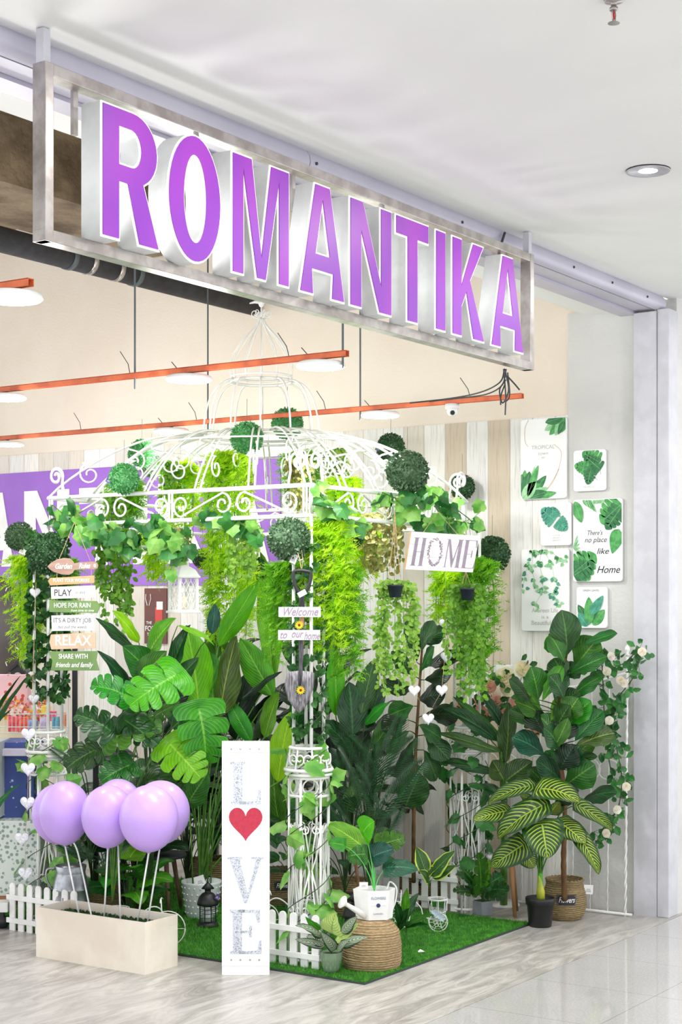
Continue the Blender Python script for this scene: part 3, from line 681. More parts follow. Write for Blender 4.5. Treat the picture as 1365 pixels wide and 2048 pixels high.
# ---------------------------------------------------------------- hanging ferns and vines
def fern(px0, px1, y0, y1, v, mat, lab, n=430, seed=0, dep=.10, name='hanging_fern'):
    r = random.Random(seed); c = PV((px0+px1)/2, y0, v); hw = (px1-px0)/2*mpp(v); H = (y1-y0)*mpp(v); mb = MB(); st = MB()
    o = thing(name, lab, 'hanging plant', c, CAMROT, 'artificial hanging ferns')
    ns = 16; strands = []
    for i in range(ns):
        x = r.uniform(-.75, .75)*hw; y = r.uniform(-1, 1)*dep*.7; L = H*r.uniform(.62, 1.0)
        pts = [Vector((x*.35, y*.3, 0)), Vector((x*.9, y, -.06*H)), Vector((x*1.15, y*1.2, -L*.4)), Vector((x*1.05, y, -L))]
        s = catmull(pts, 6); strands.append(s); st.tube(s, .0016, 4)
    for k in range(n):
        s = r.choice(strands); i = r.randrange(len(s)-1); p = s[i].lerp(s[i+1], r.random())
        d0 = rndunit(r); d0.z = d0.z*.4-.35; d0.normalize(); L = r.uniform(.045, .085); side = d0.orthogonal().normalized()
        e = p+d0*L; mb.add([p-side*.0012, p+side*.0012, e], [(0, 1, 2)])
        for j in range(9):
            t = .25+.75*j/8; q = p+d0*L*t; w = (side*(1 if j % 2 else -1)+d0*.7+rndunit(r)*.5).normalized(); l2 = L*.46*(1.25-t*.6)
            ww = w.cross(d0).normalized()*.0036 if abs(w.dot(d0)) < .99 else side*.002
            mb.add([q-ww, q+ww, q+w*l2], [(0, 1, 2)])
    st.build('strand', M_stemg, o); mb.build('foliage', mat, o)
    return o
F_ = [(18, 82, 1112, 1335, 8.75, S_fern, 'lime green hanging fern at the far left edge'), (100, 160, 1120, 1300, 8.95, S_fern2, 'green hanging fern behind the garden rules sign', ),
 (405, 515, 905, 1175, 8.5, S_fern, 'large lime fern hanging from the roof in the middle of the gazebo'), (400, 520, 1100, 1290, 8.75, S_fern, 'lime fern hanging low behind the big upright banana leaf'),
 (610, 700, 1040, 1330, 7.6, S_fern, 'big bright lime fern hanging right of the front pillar'), (650, 718, 1130, 1360, 7.75, S_fern2, 'darker green fern hanging beside the big bright one at the front pillar'),
 (535, 612, 1125, 1330, 7.75, S_fern2, 'green fern hanging left behind the shovel'), (868, 915, 1140, 1260, 8.75, S_fern, 'lime fern directly under the HOME sign left half'), (918, 995, 1120, 1385, 8.68, S_fern2, 'long green fern under the boxwood ball right of the HOME sign'),
 (565, 640, 905, 1010, 9.2, S_fern2, 'short fern inside the roof behind the front corner'), (660, 720, 955, 1040, 9.0, S_fern, 'short lime fern inside the roof right of the front corner'),
 (285, 345, 1045, 1170, 9.0, S_fern, 'pale lime fern left of the white hanging lantern'), (330, 395, 925, 1075, 9.1, S_fern, 'lime fern inside the roof on the left side'), (705, 760, 1060, 1150, 8.9, S_fern, 'pale fern behind the dark ball right of the front pillar'), (215, 280, 960, 1050, 8.7, S_fern2, 'short fern behind the left front rail')]
for i, a in enumerate(F_): fern(*a[:7], n=int(330+(a[1]-a[0])*(a[3]-a[2])*.034), seed=i+10)
def vine(px0, px1, y0, y1, v, mat, lab, n=330, ls=.028, seed=0, pot=0, name='hanging_vine', dep=.07, group='artificial hanging vines', twine=0, ns=13):
    r = random.Random(seed); c = PV((px0+px1)/2, y0, v); hw = (px1-px0)/2*mpp(v); H = (y1-y0)*mpp(v); mb = MB(); st = MB()
    o = thing(name, lab, 'hanging plant', c, CAMROT, group); strands = []
    for i in range(ns):
        x = r.uniform(-.85, .85)*hw; y = r.uniform(-1, 1)*dep; L = H*r.uniform(.5, 1.0)
        s = catmull([Vector((x*.3, y*.4, 0)), Vector((x*.9, y, -.03*H)), Vector((x*1.1, y*1.1, -L*.45)), Vector((x, y, -L))], 8); strands.append(s); st.tube(s, .0014, 4)
    for k in range(int(n*1.7)):
        s = r.choice(strands); i = r.randrange(len(s)-1); p = s[i].lerp(s[i+1], r.random())+rndunit(r)*.012
        d = rndunit(r); d.z = -abs(d.z)-.25; d.normalize(); nn = Vector((r.uniform(-.5, .5), -1, r.uniform(0, .8))).normalized()
        tinyleaf(mb, p+d*.004, d, nn, ls*r.uniform(.85, 1.4), ls*r.uniform(.32, .46))
    st.build('strand', M_stemg, o); mb.build('foliage', mat, o)
    if pot:
        MB().lathe([(.028, -.075), (.038, -.02), (.04, -.02), (.04, -.012), (.034, -.012), (.03, -.02), (0, -.02)], 20).build('pot', pmat('navy_pot', (38, 44, 62), .4), o, True, loc=(0, -.085, 0))
    if twine:
        t = MB()
        for dx in (-.035, .0, .035): t.tube([(dx, 0 if dx else .03, -.02), (dx*.25, 0, twine*.6), (0, 0, twine)], .0022, 5)
        t.build('twine_hanger', M_twine, o)
    return o
V_ = [(745, 835, 1165, 1395, 7.95, S_vinel, 'variegated trailing vine in a dark pot hung on twine left of the HOME sign', dict(n=620, pot=1, twine=.36, ls=.026)),
 (890, 975, 1172, 1400, 8.4, S_vine, 'trailing vine in a navy pot hung under the HOME sign', dict(n=700, pot=1, ls=.03, twine=.08)),
 (195, 265, 1060, 1260, 8.5, S_vine, 'olive green vine hanging right of the garden rules sign', dict(n=420, ls=.032)),
 (455, 520, 1040, 1170, 8.0, S_vinel, 'pale vine hanging from the front left rail above the banana leaves', dict(n=260)),
 (768, 806, 990, 1165, 8.6, S_vineo, 'bronze brown vine strand hanging behind the twine', dict(n=200, ls=.034)), (725, 765, 1030, 1160, 8.7, S_vineo, 'bronze vine strand hanging left of the brown one', dict(n=160, ls=.03)),
 (322, 362, 925, 1010, 9.0, S_vine, 'short vine hanging inside the roof left side', dict(n=140)), (575, 625, 920, 1030, 8.8, S_vineo, 'olive vine hanging behind the front corner rails', dict(n=220)),
 (205, 250, 985, 1075, 8.6, S_vine, 'vine tuft spilling over the left front rail', dict(n=160)), (475, 505, 930, 1010, 8.7, S_vineo, 'brown green vine tip under the fresh boxwood ball', dict(n=120)),
 (640, 700, 900, 975, 9.3, S_vinel, 'pale vine inside the roof behind the dome ribs', dict(n=140)), (345, 380, 1060, 1115, 8.6, S_vineo, 'autumn tinted vine tuft above the white lantern', dict(n=60))]
for i, a in enumerate(V_): vine(*a[:7], seed=i+50, **a[7])
# vines wound round the pillars
def wrap(cx, cy, z0, z1, mat, lab, n, ls, rr=.095, seed=0, turns=3, cat='vine'):
    r = random.Random(seed); o = thing('climbing_vine', lab, cat, (cx, cy, z0)); st = MB(); mb = MB()
    for k in range(3):
        ph = k*2.1+r.random(); P = [Vector((cos(ph+turns*2*PI*i/40)*rr, sin(ph+turns*2*PI*i/40)*rr, (z1-z0)*i/40)) for i in range(41)]
        st.tube(P, .0022, 5)
        for j in range(n//3):
            i = r.randrange(40); p = P[i].lerp(P[i+1], r.random()); d = Vector((p.x, p.y, 0)).normalized()
            ivyleaf(mb, p+d*.004, (rndunit(r)+Vector((0, 0, -.4))+d*.3).normalized(), (d+Vector((0, 0, .5))+rndunit(r)*.3).normalized(), ls*r.uniform(.7, 1.25)) if ls > .04 else tinyleaf(mb, p+d*.006, (rndunit(r)+Vector((0, 0, -.5))+d*.25).normalized(), (d+rndunit(r)*.3).normalized(), ls*r.uniform(.8, 1.3), ls*.46)
    st.build('strand', M_stemd, o); mb.build('foliage', mat, o); return o
wrap(GX0, GY0, 1.06, 2.0, S_vined, 'round leaved vine wound up the front pillar behind the shovel', 560, .036, .07, 1)
wrap(GX0, GY0, .15, 1.02, S_ivy, 'ivy with big leaves winding loosely round the base of the front pillar', 42, .085, .11, 2, 2)
wrap(GX0, GY1, 1.2, 2.08, S_vined, 'dense dark vine wound round the left pillar beside the garden rules sign', 1100, .037, .085, 3)
wrap(GX0, GY1, .2, 1.0, S_ivy, 'ivy winding round the base of the left pillar by the balloons', 42, .085, .115, 4, 2)
wrap(GX1, GY0, .25, 1.05, S_ivyd, 'dark ivy winding round the base of the right pillar', 60, .075, .115, 5, 2)
# ivy garland on the rails
def garland(pts, lab, n, mats=(S_ivy, S_ivyd), ls=.085, seed=0, spread=.07, name='ivy_garland', fl=None):
    r = random.Random(seed); P = catmull(pts, 8); org = P[0].copy(); o = thing(name, lab, 'garland', org, 0); st = MB(); ms = [MB() for _ in mats]
    st.tube([p-org for p in P], .003, 5)
    for k in range(n):
        i = r.randrange(len(P)-1); p = P[i].lerp(P[i+1], r.random())-org; off = rndunit(r)*spread*r.random(); off.z -= .03*r.random()
        q = p+off; st.tube([p, q], .0015, 4)
        d = rndunit(r); d.z -= .7; d.normalize(); ivyleaf(r.choice(ms), q, d, (-FW+UP*r.uniform(-.2, .8)+rndunit(r)*.5).normalized(), ls*r.uniform(.55, 1.2))
    st.build('strand', M_stemg, o)
    for mb, m in zip(ms, mats): mb.build('foliage', m, o)
    return o
zr = lambda px, py, v: PV(px, py, v)
garland([zr(105, 1010, 8.45), zr(150, 1045, 8.35), zr(200, 1060, 8.25), zr(260, 1075, 8.2), zr(310, 1040, 8.1), zr(350, 1095, 8.1), zr(375, 1080, 8.1)], 'ivy garland with large leaves draped along the left front rail', 95, seed=1, spread=.11, ls=.09)
garland([zr(395, 1040, 7.95), zr(430, 1015, 7.9), zr(480, 1045, 7.85), zr(530, 1075, 7.75)], 'short ivy spray on the rail left of the front corner', 18, seed=2)
garland([zr(630, 955, 7.5), zr(650, 1000, 7.5), zr(690, 1035, 7.6), zr(740, 1050, 7.8)], 'bright ivy spray hanging over the rail right of the front corner', 24, seed=3, spread=.06)
garland([zr(765, 985, 8.0), zr(810, 1000, 8.1), zr(850, 980, 8.3), zr(900, 1010, 8.5), zr(945, 1045, 8.7), zr(900, 1040, 8.5), zr(840, 1035, 8.2)], 'ivy garland on the right rail above the HOME sign', 75, seed=4, spread=.1, ls=.085)
# ---------------------------------------------------------------- big plants: leaves given as (base px, tip px, width px, shape, material, depth change)
def plant(name, lab, base, v, leaves, smat=None, cat='plant', sr=.0045, group=None, hub=None, bend=.12, rise=.35, stems=True):
    """base: world point the stalks come from; leaves: list"""
    smat = smat or M_stemg
    o = thing(name, lab, cat, base, 0, group); rr = random.Random(len(lab))
    for lf in leaves:
        bx, by, tx, ty, w, kind, mat = lf[:7]; dv = lf[7] if len(lf) > 7 else 0; tv = lf[8] if len(lf) > 8 else rr.uniform(-.12, .06)
        B = PV(bx, by, v+dv); T = PV(tx, ty, v+dv+tv); W = w*mpp(v)*1.06
        face = -FW*rr.uniform(.6, .9)+UP*rr.uniform(.3, .8)+RT*rr.uniform(-.4, .4)
        place_leaf(o, B, T, W, kind, mat, face, rr.choice([.05, .09, .13]) if kind in ('monstera', 'heart', 'round', 'fiddle') else rr.choice([.03, .06, .1]), rr.choice([.1, .2, .3]))
        if stems: stem(o, hub or base, B, sr, smat, 'stem', rise)
    return o
def gp(px, py, v=None): # point on the ground under a pixel column at a depth
    p = PV(px, py, v); p.z = 0; return p
mo, he, la, ov, fd, ro, bl, pa = 'monstera', 'heart', 'lance', 'ovate', 'fiddle', 'round', 'blade', 'palm'
b0 = gp(225, 1800, 8.0); b0.z = .22
plant('monstera', 'large split leaf monstera standing behind the balloon planter', b0, 7.85, [
    (252, 1392, 167, 1368, 66, mo, L_bright), (352, 1350, 238, 1426, 92, mo, L_lime), (222, 1462, 136, 1422, 70, mo, L_dark), (225, 1478, 346, 1455, 84, mo, L_mid),
    (398, 1418, 414, 1548, 98, mo, L_bright), (340, 1488, 416, 1572, 84, mo, L_lime), (250, 1440, 330, 1500, 60, mo, L_dark), (300, 1440, 372, 1400, 40, mo, L_mid, .1), (190, 1500, 120, 1545, 60, mo, L_dark, .1), (260, 1530, 190, 1570, 60, mo, L_mid), (300, 1560, 380, 1600, 70, mo, L_dark, .1)])
b1 = gp(402, 1800, 8.72); b1.z = .16
plant('banana_plant', 'tall bright banana leaf plant growing from the dimpled white pot', b1, 8.6, [
    (437, 1292, 519, 1158, 42, la, L_lime), (545, 1360, 520, 1100, 50, la, L_bright, .25), (398, 1415, 372, 1248, 80, la, L_lime), (440, 1435, 474, 1270, 64, la, L_olive, -.1),
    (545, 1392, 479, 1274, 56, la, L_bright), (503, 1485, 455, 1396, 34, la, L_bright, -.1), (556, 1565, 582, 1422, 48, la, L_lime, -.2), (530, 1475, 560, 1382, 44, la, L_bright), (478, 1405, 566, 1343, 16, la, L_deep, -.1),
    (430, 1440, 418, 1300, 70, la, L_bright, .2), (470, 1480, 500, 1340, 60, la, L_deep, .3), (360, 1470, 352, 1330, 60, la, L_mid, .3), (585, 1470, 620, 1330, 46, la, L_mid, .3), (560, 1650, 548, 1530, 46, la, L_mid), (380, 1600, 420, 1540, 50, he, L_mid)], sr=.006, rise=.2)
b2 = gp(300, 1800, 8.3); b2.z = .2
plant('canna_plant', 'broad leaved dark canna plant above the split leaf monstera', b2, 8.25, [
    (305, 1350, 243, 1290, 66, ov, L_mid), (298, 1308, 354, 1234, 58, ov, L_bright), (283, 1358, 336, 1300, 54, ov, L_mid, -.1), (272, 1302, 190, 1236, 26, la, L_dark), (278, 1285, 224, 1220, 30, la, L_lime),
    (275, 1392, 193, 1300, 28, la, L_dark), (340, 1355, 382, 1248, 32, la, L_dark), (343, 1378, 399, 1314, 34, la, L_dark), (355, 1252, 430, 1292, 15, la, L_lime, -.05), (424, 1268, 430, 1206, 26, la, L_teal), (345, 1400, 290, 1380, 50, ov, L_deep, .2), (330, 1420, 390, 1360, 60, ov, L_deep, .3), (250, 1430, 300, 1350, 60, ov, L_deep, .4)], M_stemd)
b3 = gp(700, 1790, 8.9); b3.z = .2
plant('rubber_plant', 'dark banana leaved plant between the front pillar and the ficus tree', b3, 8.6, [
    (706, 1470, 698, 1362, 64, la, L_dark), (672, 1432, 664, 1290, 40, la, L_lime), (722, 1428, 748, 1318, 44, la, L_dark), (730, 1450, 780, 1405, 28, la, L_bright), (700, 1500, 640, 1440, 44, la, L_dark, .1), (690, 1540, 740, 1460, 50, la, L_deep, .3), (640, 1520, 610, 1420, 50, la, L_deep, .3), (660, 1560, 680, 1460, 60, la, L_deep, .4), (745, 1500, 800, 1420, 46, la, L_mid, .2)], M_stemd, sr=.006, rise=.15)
# ficus tree with a woody trunk
def tree(name, lab, base, v, trunk, leaves, r=.012, hubk=None, tm=None, group=None):
    o = thing(name, lab, 'plant', base, 0, group); P = [base]+[PV(x, y, v) for x, y in trunk]; Q = [p-base for p in catmull(P, 8)]; n = len(Q)
    MB().tube(Q, [r*(1-.5*i/n)*(1+.08*sin(i*3)) for i in range(n)], 10).build('trunk', tm or M_trunk, o, True); rr = random.Random(len(lab)+3)
    for lf in leaves:
        bx, by, tx, ty, w, kind, mat = lf[:7]; dv = lf[7] if len(lf) > 7 else rr.uniform(-.1, .08)
        B = PV(bx, by, v+dv); T = PV(tx, ty, v+dv+rr.uniform(-.1, .08))
        place_leaf(o, B, T, w*mpp(v)*1.06, kind, mat, -FW*rr.uniform(.55, .9)+UP*rr.uniform(.3, .9)+RT*rr.uniform(-.4, .4), rr.choice([.05, .1]), rr.choice([.1, .22]))
        q = min((p+base for p in Q), key=lambda p: (p-B).length-(.25*(B.z-p.z) if p.z < B.z else -1*(p.z-B.z)))
        stem(o, q, B, .004, M_stemd, 'stem', .1)
    return o
b4 = gp(828, 1730, 8.9); b4.z = .16
tree('ficus_tree', 'dark leaved rubber tree with a brown trunk behind the dangling white hearts', b4, 8.7, [(828, 1640), (832, 1500), (838, 1400), (845, 1290)], [
    (840, 1292, 903, 1258, 42, fd, L_dark), (834, 1325, 812, 1240, 38, fd, L_dark), (850, 1335, 928, 1316, 42, fd, L_deep), (828, 1352, 782, 1302, 46, fd, L_dark), (838, 1400, 893, 1388, 52, fd, L_deep), (828, 1412, 776, 1432, 48, fd, L_mid),
    (838, 1450, 884, 1478, 50, fd, L_dark), (820, 1462, 768, 1503, 46, fd, L_dark), (848, 1500, 874, 1562, 46, fd, L_dark), (812, 1612, 842, 1546, 66, ro, L_dark), (828, 1480, 798, 1565, 42, fd, L_deep), (850, 1360, 905, 1350, 44, fd, L_deep), (830, 1380, 760, 1375, 44, fd, L_deep), (845, 1300, 868, 1240, 34, fd, L_dark),
    (850, 1430, 920, 1430, 50, fd, L_deep), (815, 1440, 762, 1460, 46, fd, L_deep), (850, 1470, 900, 1520, 46, fd, L_dark), (842, 1345, 870, 1292, 36, fd, L_mid)])
b5 = gp(1008, 1770, 9.0); b5.z = 0
plant('bird_of_paradise_plant', 'arching long leaved plant with thick green stalks left of the fiddle leaf fig', b5, 8.75, [
    (1003, 1505, 872, 1466, 26, la, L_olive, -.1), (998, 1484, 880, 1415, 32, la, L_dark), (1012, 1525, 1018, 1402, 40, la, L_olive), (1012, 1562, 1066, 1522, 48, la, L_olive), (1000, 1470, 905, 1392, 18, la, L_mid), (1008, 1560, 985, 1520, 46, la, L_olive), (1000, 1545, 870, 1520, 24, la, L_dark), (1010, 1460, 960, 1385, 22, la, L_dark), (1015, 1600, 960, 1570, 26, la, L_dark)], M_stemg, sr=.009, rise=.25, hub=b5+UP*.3)
MB().tube([(0, 0, 0), (.005, 0, .3), (0, .0, .6)], [.022, .02, .012], 12).build('stalk', M_stemg, bpy.data.objects['bird_of_paradise_plant'], True)
# fiddle leaf fig
FIG = [(1135, 1312, 1124, 1218, 62, L_dark), (1150, 1335, 1198, 1275, 66, L_mid), (1130, 1325, 1098, 1266, 50, L_mid), (1165, 1292, 1237, 1266, 26, L_mid), (1140, 1347, 1217, 1312, 34, L_mid), (1112, 1312, 1095, 1272, 30, L_bright), (1128, 1300, 1140, 1245, 56, L_dark),
    (1078, 1400, 1062, 1332, 52, L_mid), (1062, 1405, 1018, 1358, 52, L_dark), (1085, 1402, 1126, 1330, 32, L_bright), (1110, 1402, 1126, 1342, 38, L_dark), (1082, 1420, 1033, 1368, 38, L_bright), (1092, 1432, 1028, 1402, 46, L_mid), (1076, 1452, 1018, 1418, 58, L_dark), (1138, 1402, 1212, 1350, 38, L_mid), (1102, 1442, 1133, 1392, 34, L_bright),
    (1115, 1472, 1078, 1430, 46, L_mid), (1130, 1452, 1184, 1400, 48, L_bright), (1150, 1482, 1208, 1420, 44, L_mid), (1105, 1502, 1138, 1435, 30, L_mid), (1155, 1492, 1232, 1466, 46, L_olive), (1140, 1522, 1192, 1478, 40, L_mid), (1090, 1512, 1023, 1474, 64, L_teal), (1127, 1565, 1072, 1520, 64, L_dark), (1130, 1572, 1192, 1528, 64, L_mid), (1145, 1512, 1197, 1514, 18, L_dark), (1165, 1602, 1237, 1585, 48, L_dark), (1100, 1582, 1058, 1535, 46, L_dark),
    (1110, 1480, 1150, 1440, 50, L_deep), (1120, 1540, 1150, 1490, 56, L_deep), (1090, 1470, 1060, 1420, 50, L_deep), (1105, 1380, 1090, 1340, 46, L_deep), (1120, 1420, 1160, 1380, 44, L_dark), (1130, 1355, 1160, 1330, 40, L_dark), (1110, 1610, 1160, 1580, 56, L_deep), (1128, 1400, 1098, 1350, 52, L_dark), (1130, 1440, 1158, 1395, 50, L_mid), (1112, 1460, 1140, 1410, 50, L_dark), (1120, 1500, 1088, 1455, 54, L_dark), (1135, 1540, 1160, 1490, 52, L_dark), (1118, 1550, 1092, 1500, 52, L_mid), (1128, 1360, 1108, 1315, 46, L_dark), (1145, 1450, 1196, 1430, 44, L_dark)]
b6 = gp(1130, 1800, 8.57); b6.z = .12
tree('fiddle_leaf_fig', 'tall fiddle leaf fig standing in the woven basket at the right', b6, 8.5, [(1128, 1720), (1130, 1600), (1118, 1480), (1122, 1380), (1135, 1300)], [a[:5]+(fd,)+a[5:] for a in FIG], r=.016)
# yellow striped plant in black pot
b7 = GZ(1081, 1852); b7.z = .13
dp = plant('striped_calathea', 'yellow striped calathea with broad leaves growing in the plain black pot', b7, 8.3, [
    (1082, 1578, 1168, 1608, 58, he, L_stripe, -.05), (1060, 1572, 968, 1612, 34, he, L_stripe), (1014, 1622, 940, 1642, 44, he, L_stripe), (1085, 1612, 988, 1684, 62, he, L_stripe, -.1), (1085, 1648, 1097, 1724, 78, he, L_stripe, -.15), (1047, 1690, 978, 1738, 56, he, L_stripe), (1045, 1700, 1072, 1738, 42, he, L_stripe, .05),
    (1120, 1645, 1176, 1692, 60, he, L_stripe), (1160, 1675, 1202, 1756, 36, he, L_stripe, -.05), (1158, 1612, 1232, 1666, 32, he, L_stripe), (1082, 1622, 1038, 1584, 42, he, L_stripe, .1), (1100, 1625, 1120, 1600, 44, he, L_stripe, .1), (1080, 1660, 1040, 1690, 40, he, L_stripe, .1)], sr=.0045, hub=b7+UP*.12, rise=.5)
MB().tube([(0, 0, -.04), (.003, 0, .04), (0, 0, .12), (.005, 0, .35), (0, 0, .62)], [.016, .02, .014, .012, .004], 12).build('stalk', pmat('bright_stalk', (84, 180, 24), .45, c2=(60, 150, 30), ns=8), dp, True)
MB().tube([(.002, -.004, .0), (-.002, -.004, .05), (-.012, -.004, .11), (-.016, 0, .14)], [.022, .022, .012, .002], 10).tube([(.004, 0, .0), (.008, 0, .05), (.016, 0, .09), (.02, 0, .12)], [.022, .022, .01, .002], 10).build('sheath', pmat('yellow_sheath', (190, 190, 60), .5, c2=(150, 170, 50), ns=20), dp, True)
# parlour palm
b8 = gp(738, 1790, 8.4); b8.z = .1
plant('palm_plant', 'feathery green palm behind the flower watering can', b8, 8.35, [
    (738, 1610, 748, 1492, 70, pa, L_palm), (735, 1600, 800, 1445, 74, pa, L_palm), (742, 1650, 842, 1530, 74, pa, L_palm), (722, 1645, 676, 1508, 70, pa, L_palm), (725, 1700, 655, 1600, 60, pa, L_palm), (760, 1630, 712, 1540, 70, pa, L_palm), (755, 1560, 700, 1480, 60, pa, L_palm, .1), (770, 1560, 826, 1480, 60, pa, L_palm, .1), (748, 1690, 800, 1620, 60, pa, L_palm, .1), (700, 1660, 640, 1560, 60, pa, L_palm, .15)], M_stemd, rise=.3)
b9 = gp(185, 1800, 8.7); b9.z = .1
plant('palm_plant', 'low feathery palm between the left pillar and the balloons', b9, 8.2, [(170, 1545, 105, 1500, 40, pa, L_palm), (160, 1540, 215, 1500, 44, pa, L_palm), (150, 1580, 90, 1600, 40, pa, L_palm), (190, 1720, 140, 1690, 40, pa, L_palm), (200, 1720, 255, 1690, 50, pa, L_palm), (190, 1740, 230, 1720, 40, pa, L_palm), (170, 1710, 110, 1680, 50, pa, L_palm)], M_stemd)
# filler: radial leafy plants
def radial(name, lab, base, h, n, L, W, kind, mats, seed, tilt=.6, rise=.3, sr=.004, hub=None, fl=None):
    r = random.Random(seed); o = thing(name, lab, 'plant', base, 0)
    for i in range(n):
        a = 2*PI*(i*.618+r.random()*.1); out = Vector((cos(a), sin(a), 0)); hh = h*(1-.65*(i/n))*r.uniform(.85, 1.1); rr = L*(.25+.9*i/n)*.6
        B = Vector(base)+out*rr+UP*hh; el = tilt*(1-1.6*i/n)+r.uniform(-.2, .2); T = B+(out*cos(el)+UP*sin(el))*L*r.uniform(.8, 1.15)
        nrm = (UP*cos(el)-out*sin(el))+out*.1+rndunit(r)*.15-FW*.35
        place_leaf(o, B, T, W*r.uniform(.85, 1.15), kind, r.choice(mats), nrm, r.choice([.06, .1, .15]), r.choice([.15, .25]))
        stem(o, hub or base, B, sr, M_stemd, 'stem', rise)
    return o
P_ = lambda px, v, z=.0: (lambda p: Vector((p.x, p.y, z)))(PV(px, 1700, v))
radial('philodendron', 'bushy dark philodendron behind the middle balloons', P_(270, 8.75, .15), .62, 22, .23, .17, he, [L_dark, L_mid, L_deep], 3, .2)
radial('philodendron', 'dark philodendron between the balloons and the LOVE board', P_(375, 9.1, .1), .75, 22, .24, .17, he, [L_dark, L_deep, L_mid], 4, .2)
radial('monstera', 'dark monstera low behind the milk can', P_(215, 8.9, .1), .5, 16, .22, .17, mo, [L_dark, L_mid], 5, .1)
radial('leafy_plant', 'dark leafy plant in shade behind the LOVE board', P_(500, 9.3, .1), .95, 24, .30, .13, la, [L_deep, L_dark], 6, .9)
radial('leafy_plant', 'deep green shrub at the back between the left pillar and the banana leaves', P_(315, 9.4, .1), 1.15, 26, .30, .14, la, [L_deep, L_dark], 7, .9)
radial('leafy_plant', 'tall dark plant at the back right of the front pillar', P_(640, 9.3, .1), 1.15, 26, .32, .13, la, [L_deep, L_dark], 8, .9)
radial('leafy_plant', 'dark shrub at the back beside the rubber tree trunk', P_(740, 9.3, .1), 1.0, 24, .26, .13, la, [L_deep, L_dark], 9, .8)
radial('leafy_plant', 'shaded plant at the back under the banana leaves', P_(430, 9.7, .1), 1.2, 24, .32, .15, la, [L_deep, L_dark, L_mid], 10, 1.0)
radial('philodendron', 'low green plant behind the planter right end', P_(255, 8.35, .08), .30, 10, .19, .15, he, [L_bright, L_mid], 11, .1)
radial('philodendron', 'green philodendron beside the milk can top', P_(180, 8.5, .3), .38, 9, .15, .12, he, [L_mid, L_dark], 15, .1)
radial('leafy_plant', 'low dark plant behind the front picket fence', P_(590, 8.6, .08), .5, 14, .18, .12, ov, [L_mid, L_dark], 12, .4)
radial('leafy_plant', 'low dark plant behind the watering can', P_(690, 8.6, .15), .42, 12, .2, .10, la, [L_mid, L_dark], 13, .7)
radial('leafy_plant', 'dark plant low behind the right end of the wire bicycles', P_(930, 9.0, .05), .3, 9, .14, .08, ov, [L_dark], 14, .3)
b10 = GZ(815, 1862); plant('grassy_plant', 'low grassy plant on the turf right of the big basket', b10, 7.95, [(800, 1850, 838, 1785, 20, la, L_dark), (805, 1852, 870, 1830, 18, la, L_mid), (808, 1845, 815, 1775, 18, la, L_bright), (802, 1850, 790, 1800, 18, la, L_dark), (812, 1855, 858, 1850, 10, la, L_mid), (798, 1860, 820, 1815, 20, la, L_dark)], rise=.1, sr=.002)
# dracaena blades reaching in at the left edge
b11 = PV(-60, 1800, 7.6); b11.z = 0
plant('dracaena', 'dracaena with narrow blades reaching in from the left edge', b11, 7.5, [(-30, 1470, 56, 1352, 13, bl, L_dark), (-25, 1450, 42, 1350, 10, bl, L_dark), (-30, 1470, 24, 1418, 9, bl, L_dark), (-30, 1650, 45, 1565, 18, bl, L_mid), (-35, 1500, -10, 1380, 14, bl, L_dark)], rise=.2, sr=.006)
# ---------------------------------------------------------------- turf mat, fences, pots and ornaments
def turf():
    o = thing('turf_mat', 'rectangular green artificial turf mat laid on the cement floor under the gazebo', 'mat', (6.0, 3.9, 0)); W_, D_ = 1.62, 2.9
    MB().box((W_/2, D_/2, .004), (W_, D_, .008)).build('backing', M_dark, o)
    g = pmat('turf_green', (72, 138, 44), .9, c2=(44, 104, 30), ns=30); mb = MB(); r = random.Random(5)
    MB().box((W_/2, D_/2, .010), (W_-.006, D_-.006, .005)).build('thatch', pmat('turf_thatch', (54, 118, 36), .95, c2=(38, 92, 28), ns=60), o)
    for k in range(60000):
        x = r.uniform(.002, W_-.002); y = r.random()**1.5*(D_-.01)+.004; h = r.uniform(.008, .017)*(1+.3*y); a = r.random()*6.3; w = .0013*(1+.5*y); dx, dy = cos(a)*w, sin(a)*w; q = r.random()*6.3; l = h*.6
        mb.v += [(x-dx, y-dy, .012), (x+dx, y+dy, .012), (x+cos(q)*l, y+sin(q)*l, .012+h)]; n = len(mb.v)
        mb.f.append((n-3, n-2, n-1)); mb.uv += [(0, 0)]*3; mb.m.append(0)
    p = mb.build('grass_blades', smallleaf('turf_blade', (104, 186, 58), (62, 140, 38), .3, .6, 25), o); p['kind'] = 'stuff'
    c = smallleaf('x', (1, 1, 1), (1, 1, 1)); bpy.data.materials.remove(c)
turf()
TZ = .013
def fence(lab, a, b, n, h=.25, w=.040, z=TZ):
    a = Vector(a); b = Vector(b); L = (b-a).length; rz = math.atan2(b.y-a.y, b.x-a.x)
    o = thing('picket_fence', lab, 'fence', (a.x, a.y, z), rz, 'little white picket fences')
    for i in range(n):
        x = L*(i+.5)/n; P = [(x-w/2, 0), (x+w/2, 0), (x+w/2, h-w/2)]+[(x+w/2*cos(q), h-w/2+w/2*sin(q)) for q in [PI*k/8 for k in range(1, 8)]]+[(x-w/2, h-w/2)]
        MB().prism(P, -.005, .005).build('picket', M_white, o, bevel=.0015)
    for zz in (h*.22, h*.7): MB().box((L/2, .012, zz), (L, .01, .026)).build('rail', M_white, o, bevel=.0015)
    return o
f0 = GZ(647, 1944); fence('white picket fence section beside the LOVE board', (6.09, f0.y, 0), (6.09, f0.y+.50, 0), 8)
f1 = GZ(27, 1857); fence('white picket fence section at left behind the planter box', (5.985, 5.62, 0), (5.985, f1.y, 0), 8, z=.0)
fence('white picket fence section at the turf back edge left of the grey pot', (7.66, 4.36, 0), (7.66, 5.05, 0), 11)
